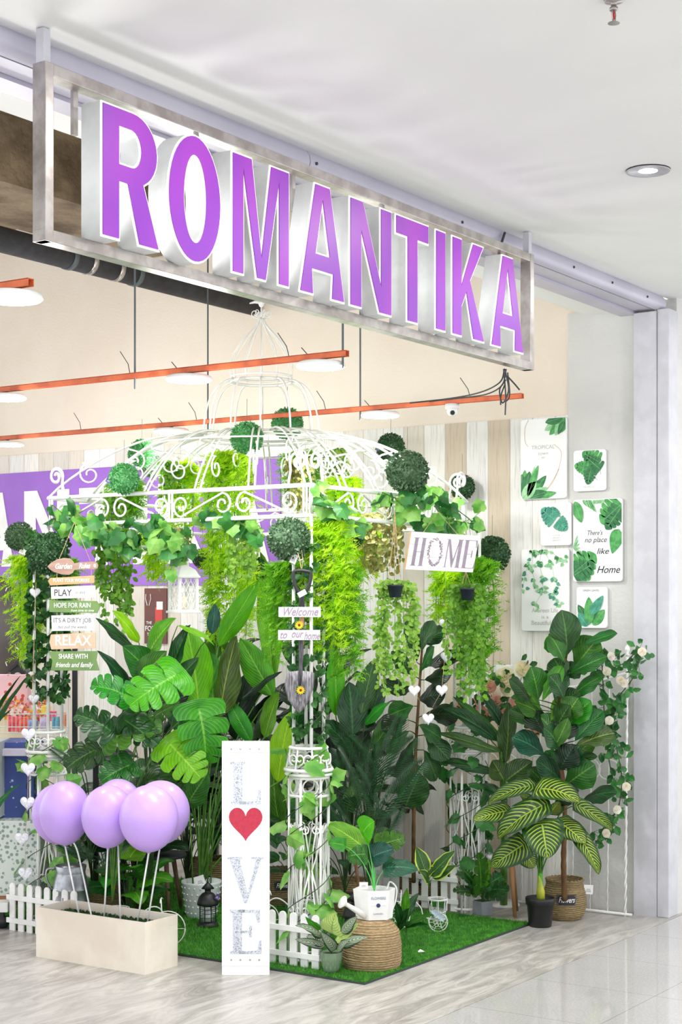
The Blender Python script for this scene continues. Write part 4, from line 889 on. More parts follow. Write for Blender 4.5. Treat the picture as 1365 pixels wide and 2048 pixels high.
fence('short white picket fence section turned towards the stool', (7.68, 4.34, 0), (7.92, 4.36, 0), 4, z=.0)
# baskets
def jutemat(name, c, c2, sc=70):
    m, nt, b = nodes(name); v = objcoord(nt); sp = N(nt, 'ShaderNodeSeparateXYZ'); nt.links.new(v, sp.inputs[0])
    nn = noise(nt, 12, 4, v); w = mth(nt, 'SINE', mth(nt, 'ADD', mth(nt, 'MULTIPLY', sp.outputs[2], 560), mth(nt, 'MULTIPLY', nn, 9)))
    f = noise(nt, 60, 5, objcoord(nt, (1, 1, 4)), .7)
    col = mix(nt, ramp(nt, f, .3, .72), lin(c), lin(c2)); col = mix(nt, mth(nt, 'MULTIPLY', ramp(nt, w, -.2, -1.0), .35), col, lin(tuple(x*.55 for x in c2)))
    nt.links.new(col, b.inputs['Base Color']); b.inputs['Roughness'].default_value = .9; bumpn(nt, b, mth(nt, 'ADD', w, mth(nt, 'MULTIPLY', f, 2)), .003); return m
M_jute = jutemat('jute_rope', (206, 180, 138), (160, 130, 88)); M_jute2 = jutemat('seagrass', (190, 168, 124), (140, 116, 76))
M_label = pmat('dark_label', (44, 38, 52), .6)
def rope_profile(pr, n): # resample and add coils
    out = []; tot = len(pr)-1
    for i in range(n*4+1):
        t = i/(n*4)*tot; k = min(int(t), tot-1); f = t-k; r_ = pr[k][0]*(1-f)+pr[k+1][0]*f; z = pr[k][1]*(1-f)+pr[k+1][1]*f
        out.append((r_+.0022*abs(sin(PI*i/4)), z))
    return out
def basket(lab, loc, prof, coils, mat, label=None, hollow=True, lz=None, rim=True, lrot=None, txt='Flowers'):
    o = thing('woven_basket', lab, 'basket', loc, 0); p = rope_profile(prof, coils)
    if hollow: p = p+[(prof[-1][0]-.008, prof[-1][1]), (prof[-1][0]-.01, prof[-1][1]-.05), (0, prof[-1][1]-.05)]
    else: p = p+[(0, prof[-1][1]+.002)]
    MB().lathe([(0, 0)]+p, 64).build('body', mat, o, True)
    if rim and hollow:
        rm = MB(); R0 = prof[-1][0]; z0 = prof[-1][1]
        rm.tube([((R0-.003+.003*cos(i*1.9))*cos(2*PI*i/90), (R0-.003+.003*cos(i*1.9))*sin(2*PI*i/90), z0+.003*sin(i*1.9)) for i in range(91)], .0055, 6).build('rim', mat, o, True)
    if label:
        w, h, z, rad = label; a0 = math.atan2(-FW.y, -FW.x)+(lrot or 0); lb = MB(); n = 8; vs = []
        for i in range(n+1):
            a = a0-w/rad/2+w/rad*i/n
            for zz in (z-h/2, z+h/2): vs.append(((rad+.004)*cos(a), (rad+.004)*sin(a), zz))
        lb.add(vs, [(2*i, 2*i+2, 2*i+3, 2*i+1) for i in range(n)]); lo = lb.build('name_label', M_label, o)
        sd = lo.modifiers.new('s', 'SOLIDIFY'); sd.thickness = .001
        me = text_mesh(txt, h*.75, .35, .0006, .0005, w=w*.8)
        for v_ in me.vertices:
            a = a0+v_.co.x/rad; rr = rad+.0062-v_.co.y; v_.co = Vector((rr*cos(a), rr*sin(a), z+v_.co.z))
        mobj('label_text', me, M_white, lo)
        fr = MB(); fr.tube([((rad+.006)*cos(a0-w/rad/2*.92*s), (rad+.006)*sin(a0-w/rad/2*.92*s), z+h/2*.8*t) for s, t in ((-1, -1), (1, -1), (1, 1), (-1, 1), (-1, -1))], .0006, 4).build('label_border', M_white, lo)
    return o
bk = GZ(744, 1938); bk.z = TZ
BK = basket('big upturned jute basket under the flower watering can', bk, [(.128, 0), (.138, .03), (.138, .11), (.128, .17), (.098, .208), (.07, .222)], 22, M_jute, hollow=False)
bD = GZ(1130, 1836)
bd = basket('open woven basket with a dark Flowers label at the right holding the fig', bD, [(.085, 0), (.108, .03), (.117, .09), (.112, .15), (.098, .19), (.102, .212)], 20, M_jute2, (.105, .055, .118, .117), lrot=-.05)
MB().lathe([(0, .165), (.094, .165), (0, .172)], 24).build('moss', M_moss, bd)
tag_card(bd, RT*.125-FW*.03+UP*.16, .05, .05, M_tagw, tilt=.05)
bA = P_(700, 8.75, TZ); basket('straw basket with a dark label behind the black lantern right of the pillar', bA, [(.09, 0), (.102, .05), (.105, .12), (.1, .185)], 16, M_jute2, (.075, .05, .11, .105), lrot=.08)
bB = P_(842, 9.15, TZ); basket('straw basket with a dark label behind the wire bicycle wheel', bB, [(.1, 0), (.125, .05), (.125, .13), (.115, .20)], 16, M_jute2, (.09, .05, .13, .127), lrot=.1)
bC = P_(425, 9.15, TZ); basket('straw basket behind the dimpled white pot', bC, [(.11, 0), (.13, .05), (.13, .15), (.12, .235)], 18, M_jute2, (.1, .06, .13, .131), lrot=-.35)
bE = P_(560, 9.05, TZ); basket('straw basket with dark label behind the front pillar left side', bE, [(.1, 0), (.12, .05), (.12, .13), (.11, .19)], 16, M_jute2, (.1, .05, .12, .121), lrot=.2)
bM = P_(142, 8.25, 0.0); bM2 = basket('jute basket under the galvanised milk can', bM, [(.10, 0), (.118, .03), (.12, .09), (.105, .12)], 14, M_jute, hollow=False)
basket('low straw basket in shade behind the middle balloon sticks', P_(205, 8.75, 0), [(.08, 0), (.1, .04), (.1, .10), (.095, .16)], 12, M_jute2)
# pots
bp = GZ(1081, 1852); po = thing('plant_pot', 'plain black plastic pot at the right corner of the turf', 'pot', bp)
MB().lathe([(0, 0), (.058, 0), (.061, .006), (.070, .115), (.076, .117), (.079, .150), (.077, .153), (.073, .150), (.071, .120), (0, .125)], 48).build('body', M_black, po, True)
MB().lathe([(0, .128), (.070, .126)], 24).build('soil', M_moss, po)
pw = GZ(403, 1838); pw.z = TZ; wp = thing('plant_pot', 'white ceramic pot with raised dimples beside the black lantern', 'pot', pw)
M_cer = pmat('white_ceramic', (226, 234, 232), .25)
MB().lathe([(0, 0), (.078, 0), (.082, .006), (.108, .185), (.109, .195), (.104, .195), (.1, .17), (0, .165)], 56).build('body', M_cer, wp, True)
dm = MB()
for j in range(5):
    for i in range(20):
        a = 2*PI*(i+.5*(j % 2))/20; z = .03+.034*j; rr = .082+.026*z/.185; M = Matrix.Translation((rr*cos(a), rr*sin(a), z))
        dm.lathe([(.0055*cos(q), .0055*sin(q)) for q in (-1.57, -.8, 0, .8, 1.57)], 8, M=M)
dm.build('dimples', M_cer, wp, True); MB().lathe([(0, .168), (.1, .166)], 24).build('moss', M_moss, wp)
tag_card(wp, RT*.0-FW*.085+UP*.205, .055, .06, M_tagw, tilt=-.3)
for k in range(7):
    a = k*.9; q = Vector((.05*cos(a), .05*sin(a), .16)); MB().tube([q, q+Vector((.01*cos(a), .01*sin(a), .25)), q+Vector((.03*cos(a), .03*sin(a), .5))], [.0045, .004, .003], 6).build('stalk', M_stemg, wp, True)
pg = GZ(966, 1834); pg.z = TZ; gp_ = thing('plant_pot', 'small grey cube pot on the turf holding a sprig of oak shaped leaves', 'pot', pg, R(-20))
MB().box((0, 0, .038), (.078, .078, .076)).build('body', pmat('grey_cement', (148, 152, 160), .7, c2=(130, 134, 142), ns=10), gp_, bevel=.003)
MB().box((0, 0, .0765), (.066, .066, .004)).build('moss', M_moss, gp_)
bq = pg+UP*.075
plant('small_oak_leaf_plant', 'small sprig with dark lobed leaves in the grey cube pot', bq, 8.6, [(962, 1775, 955, 1690, 34, mo, L_mid), (945, 1775, 905, 1745, 26, mo, L_dark), (948, 1785, 898, 1782, 22, mo, L_dark), (975, 1770, 1012, 1748, 32, mo, L_mid), (980, 1780, 1028, 1780, 34, mo, L_dark), (975, 1785, 1020, 1795, 28, mo, L_dark), (968, 1760, 990, 1715, 26, mo, L_bright), (950, 1765, 925, 1735, 22, mo, L_mid)], sr=.0022, rise=.2)
pe = GZ(663, 1949); pe.z = TZ; gpo = thing('plant_pot', 'small sage green scalloped pot at the front of the turf', 'pot', pe)
MB().lathe([(0, 0), (.032, 0), (.036, .012), (.047, .055), (.048, .085), (.044, .092), (.041, .088), (.04, .08), (0, .08)], 40).build('body', pmat('sage_ceramic', (116, 140, 112), .5, c2=(104, 128, 102), ns=6), gpo, True)
sc_ = MB()
for j in range(3):
    for i in range(12):
        a = 2*PI*(i+.5*(j % 2))/12; z0 = .018+.022*j; rr = .036+.012*min(1, z0/.055)+.001; w = 2*PI/12*.48
        sc_.add([((rr)*cos(a-w), rr*sin(a-w), z0+.03), ((rr+.003)*cos(a), (rr+.003)*sin(a), z0+.03), (rr*cos(a+w), rr*sin(a+w), z0+.03), ((rr-.002)*cos(a), (rr-.002)*sin(a), z0-.008)], [(0, 3, 1), (1, 3, 2)])
sc_.build('scales', pmat('sage_scale', (126, 150, 120), .5), gpo); MB().lathe([(0, .086), (.041, .083)], 24).build('moss', M_moss, gpo)
plant('prayer_plant', 'small prayer plant with cream striped leaves in the sage green pot', pe+UP*.085, 7.3, [(665, 1862, 672, 1822, 46, he, L_call, -.02), (645, 1872, 590, 1850, 22, ov, L_cal), (648, 1890, 612, 1872, 24, ov, L_cal), (650, 1892, 588, 1878, 18, ov, L_cal), (680, 1890, 740, 1874, 24, ov, L_cal), (684, 1865, 716, 1832, 26, ov, L_cal), (672, 1885, 720, 1845, 20, ov, L_call), (640, 1860, 610, 1832, 16, ov, L_bright), (668, 1895, 640, 1862, 22, he, L_cal), (675, 1900, 700, 1880, 20, ov, L_cal)], sr=.0015, rise=.3)
# watering can
wc = Vector((bk.x, bk.y, TZ+.226)); wo = thing('watering_can', 'white hexagonal FLOWERS watering can standing on the upturned jute basket', 'watering can', wc+RT*.012, CAMROT)
hx = lambda r, z, k=.82: [(r*cos(R(60*i+12))*1.0, r*k*sin(R(60*i+12)), z) for i in range(6)]
cv = hx(.088, 0)+hx(.102, .138)+hx(.099, .138)+hx(.095, .118)
MB().add(cv, [tuple(range(5, -1, -1))]+[(i+6*k, (i+1) % 6+6*k, (i+1) % 6+6*k+6, i+6*k+6) for k in range(3) for i in range(6)]+[tuple(18+i for i in range(6))]).build('body', M_white, wo, bevel=.0015)
MB().tube([(-.045, -.05, .02), (-.1, -.075, .058), (-.135, -.09, .082)], [.017, .012, .009], 16).build('spout', M_white, wo, True)
D_ = Vector((-.75, -.35, .5)).normalized(); Q = Matrix.Translation((-.139, -.092, .085)) @ D_.to_track_quat('Z', 'Y').to_matrix().to_4x4()
MB().lathe([(0, -.01), (.010, -.008), (.031, .012), (.031, .015), (0, .016)], 28, M=Q).build('rose_head', M_white, wo, True)
MB().tube(catmull([(.06, .02, .13), (.075, .05, .16), (.105, .05, .13), (.1, .045, .07), (.085, .04, .03)], 6), .004, 8).build('handle', M_white, wo, True)
fa = math.atan2(.082*sin(R(12))-(.0837*.82*-1)*.0, 1)
e0 = Vector(hx(.095, .07)[4]); e1 = Vector(hx(.095, .07)[5]); fc = (e0+e1)/2; fn = math.atan2((e1-e0).y, (e1-e0).x)
M_print = pmat('grey_print', (150, 160, 180), .6); M_navy = pmat('navy_print', (36, 48, 96), .6)
tl = 8.2
def onface(me_, mat, z, nm):
    o = mobj(nm, me_, mat, wo, (fc.x, fc.y, z), (R(-4.5), 0, fn)); o.location += Vector((sin(fn), -cos(fn), 0))*(.0022+.014*(z-.07)/.138*.9); return o
onface(text_mesh('FLOWERS', .018, 0, .0006, .0003, w=.07), M_print, .103, 'lettering'); onface(text_mesh('GARDEN', .011, 0, .0006, 0, w=.046), M_print, .030, 'lettering')
bdg = MB().lathe([(0, 0), (.0095, 0), (.0095, .0008), (0, .0008)], 20, M=Matrix.Rotation(R(90), 4, 'X')).mesh('badge'); onface(bdg, M_navy, .07, 'badge')
ln_ = MB().box((-.024, 0, 0), (.02, .0005, .0008)).box((.024, 0, 0), (.02, .0005, .0008)).mesh('line'); onface(ln_, M_print, .068, 'badge_lines')
plant('satin_pothos', 'potted plant with thin green stalks and wide leaves in the white watering can', wc+UP*.12+RT*.012, 7.5, [(722, 1690, 652, 1645, 52, he, L_bright, .05), (728, 1665, 752, 1640, 60, he, L_lime), (760, 1690, 820, 1672, 44, mo, L_mid, .1), (748, 1712, 792, 1696, 46, he, L_teal), (730, 1708, 688, 1714, 40, mo, L_mid), (688, 1690, 655, 1685, 30, he, L_bright), (775, 1735, 842, 1740, 40, he, L_teal), (735, 1680, 700, 1660, 40, he, L_mid, .1)], pmat('bright_stalks', (88, 196, 88), .45), sr=.0025, rise=.25)
tag_card(wo, (-.05, -.02, .155), .04, .03, M_tagw, rz=0)
# balloons in the planter
px_ = thing('planter_box', 'long white plywood planter box holding the purple balloons', 'planter', (5.60, 4.845, 0)); PW, PL, PH = .235, .69, .24
M_ply = pmat('painted_plywood', (240, 232, 218), .7, c2=(226, 214, 198), ns=3, bump=.001)
MB().box((.004, PL/2, PH/2), (.008, PL, PH)).build('side_board', M_ply, px_); MB().box((PW-.004, PL/2, PH/2), (.008, PL, PH)).build('side_board', M_ply, px_)
MB().box((PW/2, .004, PH/2), (PW-.016, .008, PH)).build('end_board', M_ply, px_); MB().box((PW/2, PL-.004, PH/2), (PW-.016, .008, PH)).build('end_board', M_ply, px_)
MB().box((PW/2, PL/2, .006), (PW-.016, PL-.016, .01)).build('base_board', M_ply, px_)
ms = MB(); r = random.Random(3); ms.box((PW/2, PL/2, .10), (PW-.018, PL-.018, .18))
for k in range(2500):
    p = Vector((r.uniform(.012, PW-.012), r.uniform(.012, PL-.012), .19)); tinyleaf(ms, p, (UP+rndunit(r)).normalized(), rndunit(r), .018, .004)
ms.build('moss', smallleaf('moss_green', (64, 104, 58), (38, 70, 40), .1, .9, 40), px_)
M_bal = pmat('lilac_latex', (206, 172, 242), .32, c2=(200, 164, 240), ns=2)
bb = M_bal.node_tree.nodes['Principled BSDF']; bb.inputs['Subsurface Weight'].default_value = .3; bb.inputs['Subsurface Radius'].default_value = (.05, .05, .05); bb.inputs['Subsurface Scale'].default_value = 1
bal = [(298, 1636, 59, 66, 7.42, 274, 1844, 'front right purple balloon, overlapping the one behind it'), (321, 1624, 59, 63, 7.62, 295, 1846, 'rightmost purple balloon at the back of the planter'), (216, 1632, 53, 62, 7.56, 208, 1836, 'front middle purple balloon on a white stick'), (236, 1617, 50, 60, 7.78, 241, 1840, 'back middle purple balloon peeking above its neighbour'), (130, 1625, 51, 63, 7.74, 159, 1828, 'front left purple balloon on a white stick'), (113, 1627, 49, 58, 7.92, 184, 1832, 'leftmost purple balloon behind the front left one')]
for px, py, rx, rz, v, sx, sy, lab in bal:
    c = PV(px, py, v); a = rx*mpp(v); h = rz*mpp(v); o = thing('balloon', lab, 'balloon', c, 0, 'purple balloons in the planter')
    pr = []
    for i in range(25):
        t = PI*i/24-PI/2; rr = cos(t)*a*(1 if t > 0 else (1-.10*(-t/(PI/2))**1.5)); pr.append((max(0, rr), sin(t)*h*(1 if t > 0 else 1.04)))
    MB().lathe(pr, 48).build('body', M_bal, o, True)
    MB().lathe([(.003, -h*1.03), (.009, -h*1.07), (.006, -h*1.075), (.002, -h*1.03)], 14).build('knot', M_bal, o, True)
    base = Vector((5.60+PW*(.36 if 'front' in lab else .66), 0, .18)); k_ = ray(sx, sy); base = PX(sx, sy, base.x); base.z = max(.05, min(base.z, .2)); base.y = max(4.87, min(5.5, base.y))
    path = [base-c, UP*(-h*1.02)]
    if px == 113: path = catmull([base-c, PV(166, 1750, v-.05)-c, PV(150, 1690, v)-c, PV(125, 1672, v)-c+UP*-.004, UP*(-h*1.02)], 6)
    MB().tube(path, .0042, 8).build('stick', M_white, o, True)
# LOVE board
lv = GZ(492, 1949); lo = thing('love_board', 'tall white LOVE board with a red heart standing before the gazebo', 'sign', lv, CAMROT); LW, LHt = .219, 1.074
M_board = pmat('white_board', (250, 250, 250), .5, c2=(246, 246, 247))
MB().box((0, .0, LHt/2), (LW, .024, LHt)).build('panel', M_board, lo, bevel=.0015)
MB().box((0, -.014, .045), (LW, .006, .002)).box((0, -.014, LHt-.05), (LW, .006, .002)).build('groove', M_tagw, lo)
for z in (.07, LHt-.035):
    for x in (-.066, -.024, .02, .062): MB().lathe([(0, .004), (.0035, .003), (.0045, 0)], 12, M=Matrix.Translation((x, -.012, z)) @ Matrix.Rotation(R(90), 4, 'X')).build('stud', M_steel, lo, True)
def glitter():
    m, nt, b = nodes('silver_glitter'); v = N(nt, 'ShaderNodeTexVoronoi'); v.inputs['Scale'].default_value = 260; nt.links.new(objcoord(nt), v.inputs['Vector'])
    sp = N(nt, 'ShaderNodeSeparateColor'); nt.links.new(v.outputs['Color'], sp.inputs[0])
    col = mix(nt, mth(nt, 'POWER', sp.outputs[0], 2.2), lin((224, 228, 236)), lin((130, 140, 158))); nt.links.new(col, b.inputs['Base Color']); b.inputs['Roughness'].default_value = .3; b.inputs['Metallic'].default_value = .2; return m
M_glit = glitter()
def z_of(py): return (1949-py)*mpp(7.33)
for ch, ya, yb, w in (('L', 1521, 1606, .14), ('V', 1712, 1804, .165), ('E', 1818, 1906, .145)):
    h = z_of(ya)-z_of(yb); mb = []
    for g in serif(ch, w, h, .041): mobj('letter', outline_mesh([g], .003), M_glit, lo, (-w/2, -.0135, z_of(yb)))
def heart2d(w, h, n=40):
    P = []
    for i in range(n):
        t = 2*PI*i/n; x = 16*sin(t)**3; y = 13*cos(t)-5*cos(2*t)-2*cos(3*t)-cos(4*t); P.append((x/32*w, (y+2.5)/29*h))
    return P
mobj('heart', outline_mesh([heart2d(.158, .163)], .002), pmat('red_felt', (200, 62, 84), .9, c2=(190, 56, 78), ns=60), lo, (0, -.0125, z_of(1648)))
bo_ = MB(); H_ = heart2d(.158, .163); bo_.tube([(x, 0, z) for x, z in H_+H_[:1]], .0016, 6, cap=False).build('heart_rim', M_board, lo, loc=(0, -.0135, z_of(1648)))
# lanterns
def lantern_black(lab, loc, s=1):
    o = thing('lantern', lab, 'lantern', loc, .3, 'black metal lanterns')
    MB().lathe([(0, 0), (.052*s, 0), (.054*s, .008*s), (.048*s, .018*s), (.042*s, .022*s), (0, .022*s)], 24).build('base', M_black, o, True)
    cg_ = MB()
    for i in range(8):
        a = 2*PI*i/8; cg_.tube([(.041*s*cos(a), .041*s*sin(a), .02*s), (.041*s*cos(a), .041*s*sin(a), .105*s)], .0026*s, 6)
    for z in (.045, .065, .085): cg_.tube([(.041*s*cos(2*PI*i/24), .041*s*sin(2*PI*i/24), z*s) for i in range(25)], .0016*s, 5)
    cg_.build('cage', M_black, o)
    MB().lathe([(0, .024*s), (.024*s, .024*s), (.024*s, .075*s), (0, .078*s)], 20).build('candle', M_cer, o, True)
    MB().lathe([(.050*s, .102*s), (.053*s, .106*s), (.052*s, .118*s), (.044*s, .142*s), (.028*s, .160*s), (.015*s, .165*s), (.015*s, .180*s), (.032*s, .183*s), (.012*s, .206*s), (.004*s, .212*s), (0, .212*s)], 28).build('hood', M_black, o, True)
    MB().tube([(.004*s+.014*s*cos(q), .0, .222*s+.012*s*sin(q)) for q in [2*PI*i/14 for i in range(15)]], .0018*s, 6).build('carry_ring', M_black, o, True)
    return o
l1 = GZ(416, 1857); l1.z = TZ; lb = lantern_black('black lantern on the turf in front of the dimpled white pot', l1, 1.08); tag_card(lb, RT*.04-FW*.05+UP*.16, .022, .03, M_tagp, tilt=.5)
l2 = P_(709, 8.05, TZ); lantern_black('black lantern behind the white watering can', l2, 1.12)
lw = PV(367, 1226, 8.35); LN = thing('hanging_lantern', 'white square hanging lantern with crossed lattice sides', 'lantern', lw, CAMROT+R(35))
s = .118
MB().box((0, 0, .006), (s*1.14, s*1.14, .012)).box((0, 0, .014), (s, s, .008)).build('base', M_white, LN, bevel=.002)
for sx in (-1, 1):
    for sy in (-1, 1): MB().box((sx*(s/2-.008), sy*(s/2-.008), .1), (.015, .015, .165)).build('post', M_white, LN)
for k in range(4):
    lt = MB(); Mx = Matrix.Rotation(R(90)*k, 4, 'Z') @ Matrix.Translation((0, -s/2+.006, 0))
    for i in range(-3, 5):
        for sg_ in (-1, 1):
            x0 = i*.028-.042; pts = []
            a_, b2_ = Vector((x0, 0, .02)), Vector((x0+.09, 0, .18))
            if sg_ < 0: a_.x, b2_.x = -a_.x, -b2_.x
            lo_, hi_ = -s/2+.012, s/2-.012; t0, t1 = 0, 1; dx = b2_.x-a_.x
            ta, tb2 = sorted(((lo_-a_.x)/dx, (hi_-a_.x)/dx)); t0 = max(0, ta); t1 = min(1, tb2)
            if t1-t0 > .05: lt.tube([a_.lerp(b2_, t0), a_.lerp(b2_, t1)], .0016, 5, M=Mx)
    lt.build('lattice', M_white, LN)
def sq(rs, zs):
    vs = []; 
    for r_, z in zip(rs, zs): vs += [(-r_, -r_, z), (r_, -r_, z), (r_, r_, z), (-r_, r_, z)]
    n = len(rs); return vs, [tuple((3, 2, 1, 0))]+[(4*i+k, 4*i+(k+1) % 4, 4*i+4+(k+1) % 4, 4*i+4+k) for i in range(n-1) for k in range(4)]+[tuple(4*(n-1)+k for k in range(4))]
MB().add(*sq([s*.56, s*.56, s*.5, s*.40, s*.25, s*.2], [.182, .19, .20, .225, .24, .243])).build('roof', M_white, LN, bevel=.002)
MB().add(*sq([.022, .022], [.243, .262])).add(*sq([.032, .002], [.262, .285])).build('chimney', M_white, LN)
MB().lathe([(0, .02), (.02, .02), (.02, .09), (0, .092)], 16).build('candle', pmat('ivory_wax', (250, 240, 214), .6), LN, True)
MB().tube([(0, 0, .285), (0, 0, .56)], .002, 6).build('hanging_wire', M_wire, LN)
# milk can
mc = Vector((bM.x, bM.y, .122)); mk = thing('milk_can', 'galvanised metal milk can standing on a jute basket behind the planter', 'milk can', mc)
M_galv = pmat('galvanised_metal', (170, 172, 176), .35, .85, c2=(128, 130, 136), ns=16)
MB().lathe([(0, 0), (.088, 0), (.092, .01), (.088, .02), (.086, .025), (.080, .085), (.083, .09), (.080, .095), (.074, .125), (.066, .145), (.064, .155), (.070, .18), (.068, .182), (.06, .16), (0, .10)], 48).build('body', M_galv, mk, True)
hd = Vector((-RT.x, -RT.y, 0)); MB().tube(catmull([hd*.07+UP*.17, hd*.105+UP*.165, hd*.11+UP*.13, hd*.083+UP*.08], 6), .005, 8).build('handle', M_galv, mk, True)
mk.scale = (1.15, 1.15, 1.3)
MB().box((0, 0, 0), (.05, .002, .03), M=Matrix.Translation(-FW*.0845+UP*.05) @ Matrix.Rotation(CAMROT, 4, 'Z')).build('plate', M_galv, mk)
# wire bicycle planters
def bicycle(lab, loc, rz, s=1, flip=1):
    o = thing('wire_bicycle_planter', lab, 'bicycle planter', loc, rz, 'white wire bicycle planters'); f = flip
    def wheel(x, r, y, nm):
        w = MB(); c = Vector((x*f, y, r)); w.tube([c+Vector((cos(q)*r, 0, sin(q)*r)) for q in [2*PI*i/28 for i in range(29)]], .0026*s, 6)
        for k in range(6):
            q = 2*PI*k/6; cc_ = c+Vector((cos(q)*r*.36, 0, sin(q)*r*.36)); w.tube([cc_+Vector((cos(p)*r*.17, 0, sin(p)*r*.17)) for p in [2*PI*i/10 for i in range(11)]], .0016*s, 5)
            w.tube([c+Vector((cos(q)*r*.55, 0, sin(q)*r*.55)), c+Vector((cos(q)*r, 0, sin(q)*r))], .0014*s, 5)
        w.build(nm, M_wire, o, True)
    wheel(-.10*s, .075*s, 0, 'front_wheel'); wheel(.12*s, .048*s, -.035*s, 'rear_wheel'); wheel(.12*s, .048*s, .035*s, 'rear_wheel')
    fr_ = MB()
    fr_.tube(catmull([(-.10*s*f, 0, .075*s), (-.085*s*f, 0, .13*s), (-.06*s*f, 0, .165*s), (-.02*s*f, 0, .165*s), (.03*s*f, 0, .12*s), (.05*s*f, 0, .07*s), (.12*s*f, 0, .05*s)], 6), .003*s, 6)
    fr_.tube([(-.075*s*f, 0, .10*s), (-.07*s*f, 0, .205*s)], .003*s, 6).tube([(-.072*s*f, -.05*s, .195*s), (-.07*s*f, -.02*s, .205*s), (-.07*s*f, .02*s, .205*s), (-.072*s*f, .05*s, .195*s)], .0026*s, 6)
    fr_.tube([(.12*s*f, -.035*s, .048*s), (.12*s*f, .035*s, .048*s)], .002*s, 5)
    fr_.build('frame', M_wire, o, True)
    bs_ = MB()
    for z, r_ in ((.165, .052), (.16, .05), (.10, .042), (.065, .034)): bs_.tube([(.12*s*f+r_*s*cos(2*PI*i/28), r_*s*sin(2*PI*i/28), z*s) for i in range(29)], .002*s, 5)
    for k in range(8): a = 2*PI*k/8; bs_.tube([(.12*s*f+.034*s*cos(a), .034*s*sin(a), .065*s), (.12*s*f+.042*s*cos(a), .042*s*sin(a), .1*s), (.12*s*f+.051*s*cos(a), .051*s*sin(a), .165*s)], .0016*s, 5)
    bs_.build('basket', M_wire, o, True)
    fl = MB()
    for k in range(3):
        c = Vector(((.10+.02*k)*s*f, -.05*s, (.10-.014*k)*s))
        for j in range(5): a = 2*PI*j/5; d = Vector((cos(a), -.15, sin(a))); tinyleaf(fl, c, d, Vector((0, -1, 0)), .02*s, .008*s)
    fl.build('flower_ornament', pmat('pale_blue_metal', (200, 216, 228), .5), o)
    MB().lathe([(0, .07*s), (.034*s, .07*s), (.044*s, .155*s), (.04*s, .155*s), (0, .14*s)], 24, M=Matrix.Translation((.12*s*f, 0, 0))).build('liner', glassmat('clear_liner', (225, 235, 228)), o, True)
    return o
c1 = P_(830, 8.3, TZ); bicycle('wire bicycle planter holding a yellow edged hosta on the turf', c1, CAMROT, 1.0)
hb = PV(858, 1775, 8.3); plant('hosta', 'yellow edged hosta in the wire bicycle planter', hb, 8.25, [(852, 1745, 832, 1692, 34, ov, L_hosta), (862, 1752, 912, 1700, 34, ov, L_hosta), (866, 1756, 915, 1730, 24, ov, L_hosta), (858, 1762, 838, 1740, 24, ov, L_hosta), (850, 1755, 878, 1735, 24, ov, L_hosta, .05)], sr=.002, rise=.1)
bicycle('wire bicycle planter half hidden behind the front pillar base', P_(570, 8.15, TZ), CAMROT+.25, 1.15, 1)
bicycle('wire bicycle planter behind the right end of the balloon planter', P_(290, 7.98, .0), CAMROT, 1.15, -1)
# stool
def stool(lab, loc, top, r_, mat, mt, seat_h):
    o = thing('stool', lab, 'stool', loc)
    MB().lathe([(0, seat_h-.02), (r_, seat_h-.02), (r_+.002, seat_h-.01), (r_, seat_h), (0, seat_h)], 36).build('seat', mt, o, True)
    for k in range(3):
        a = 2*PI*k/3+2.0; MB().tube([(r_*.62*cos(a), r_*.62*sin(a), seat_h-.02), (r_*1.12*cos(a), r_*1.12*sin(a), 0.003)], [.014, .010], 12).build('leg', mat, o, True)
    return o
M_wood = pmat('light_wood', (176, 132, 88), .6, c2=(146, 104, 66), ns=10, scale=(1, 1, .15))
stool('small white topped stool with wooden legs behind the striped calathea', P_(1012, 8.78, TZ-.01), 0, .10, M_wood, M_white, .325)
stool('wooden legged stool in shade behind the balloons', P_(325, 8.75, TZ), 0, .13, pmat('grey_wood', (120, 92, 70), .7, c2=(96, 72, 54), ns=12), M_dark, .33)
sb = P_(732, 8.12, TZ); wobj('wooden_stake', MB().tube([sb, PV(708, 1700, 8.2)], .009, 12), M_trunk, sb, 'thin brown wooden stake leaning behind the watering can', 'stake')
# white card scrap on the turf
cz = GZ(842, 1911); cz.z = TZ+.006; wobj('paper_tag', MB().add([(cz.x-.02, cz.y, cz.z), (cz.x+.012, cz.y-.018, cz.z), (cz.x+.016, cz.y+.012, cz.z+.008), (cz.x-.01, cz.y+.01, cz.z+.003), (cz.x, cz.y, cz.z-.002)], [(0, 1, 2, 3), (0, 4, 1), (1, 4, 2), (2, 4, 3), (3, 4, 0)]), M_tagw, cz, 'small white paper tag lying on the turf edge', 'paper tag')
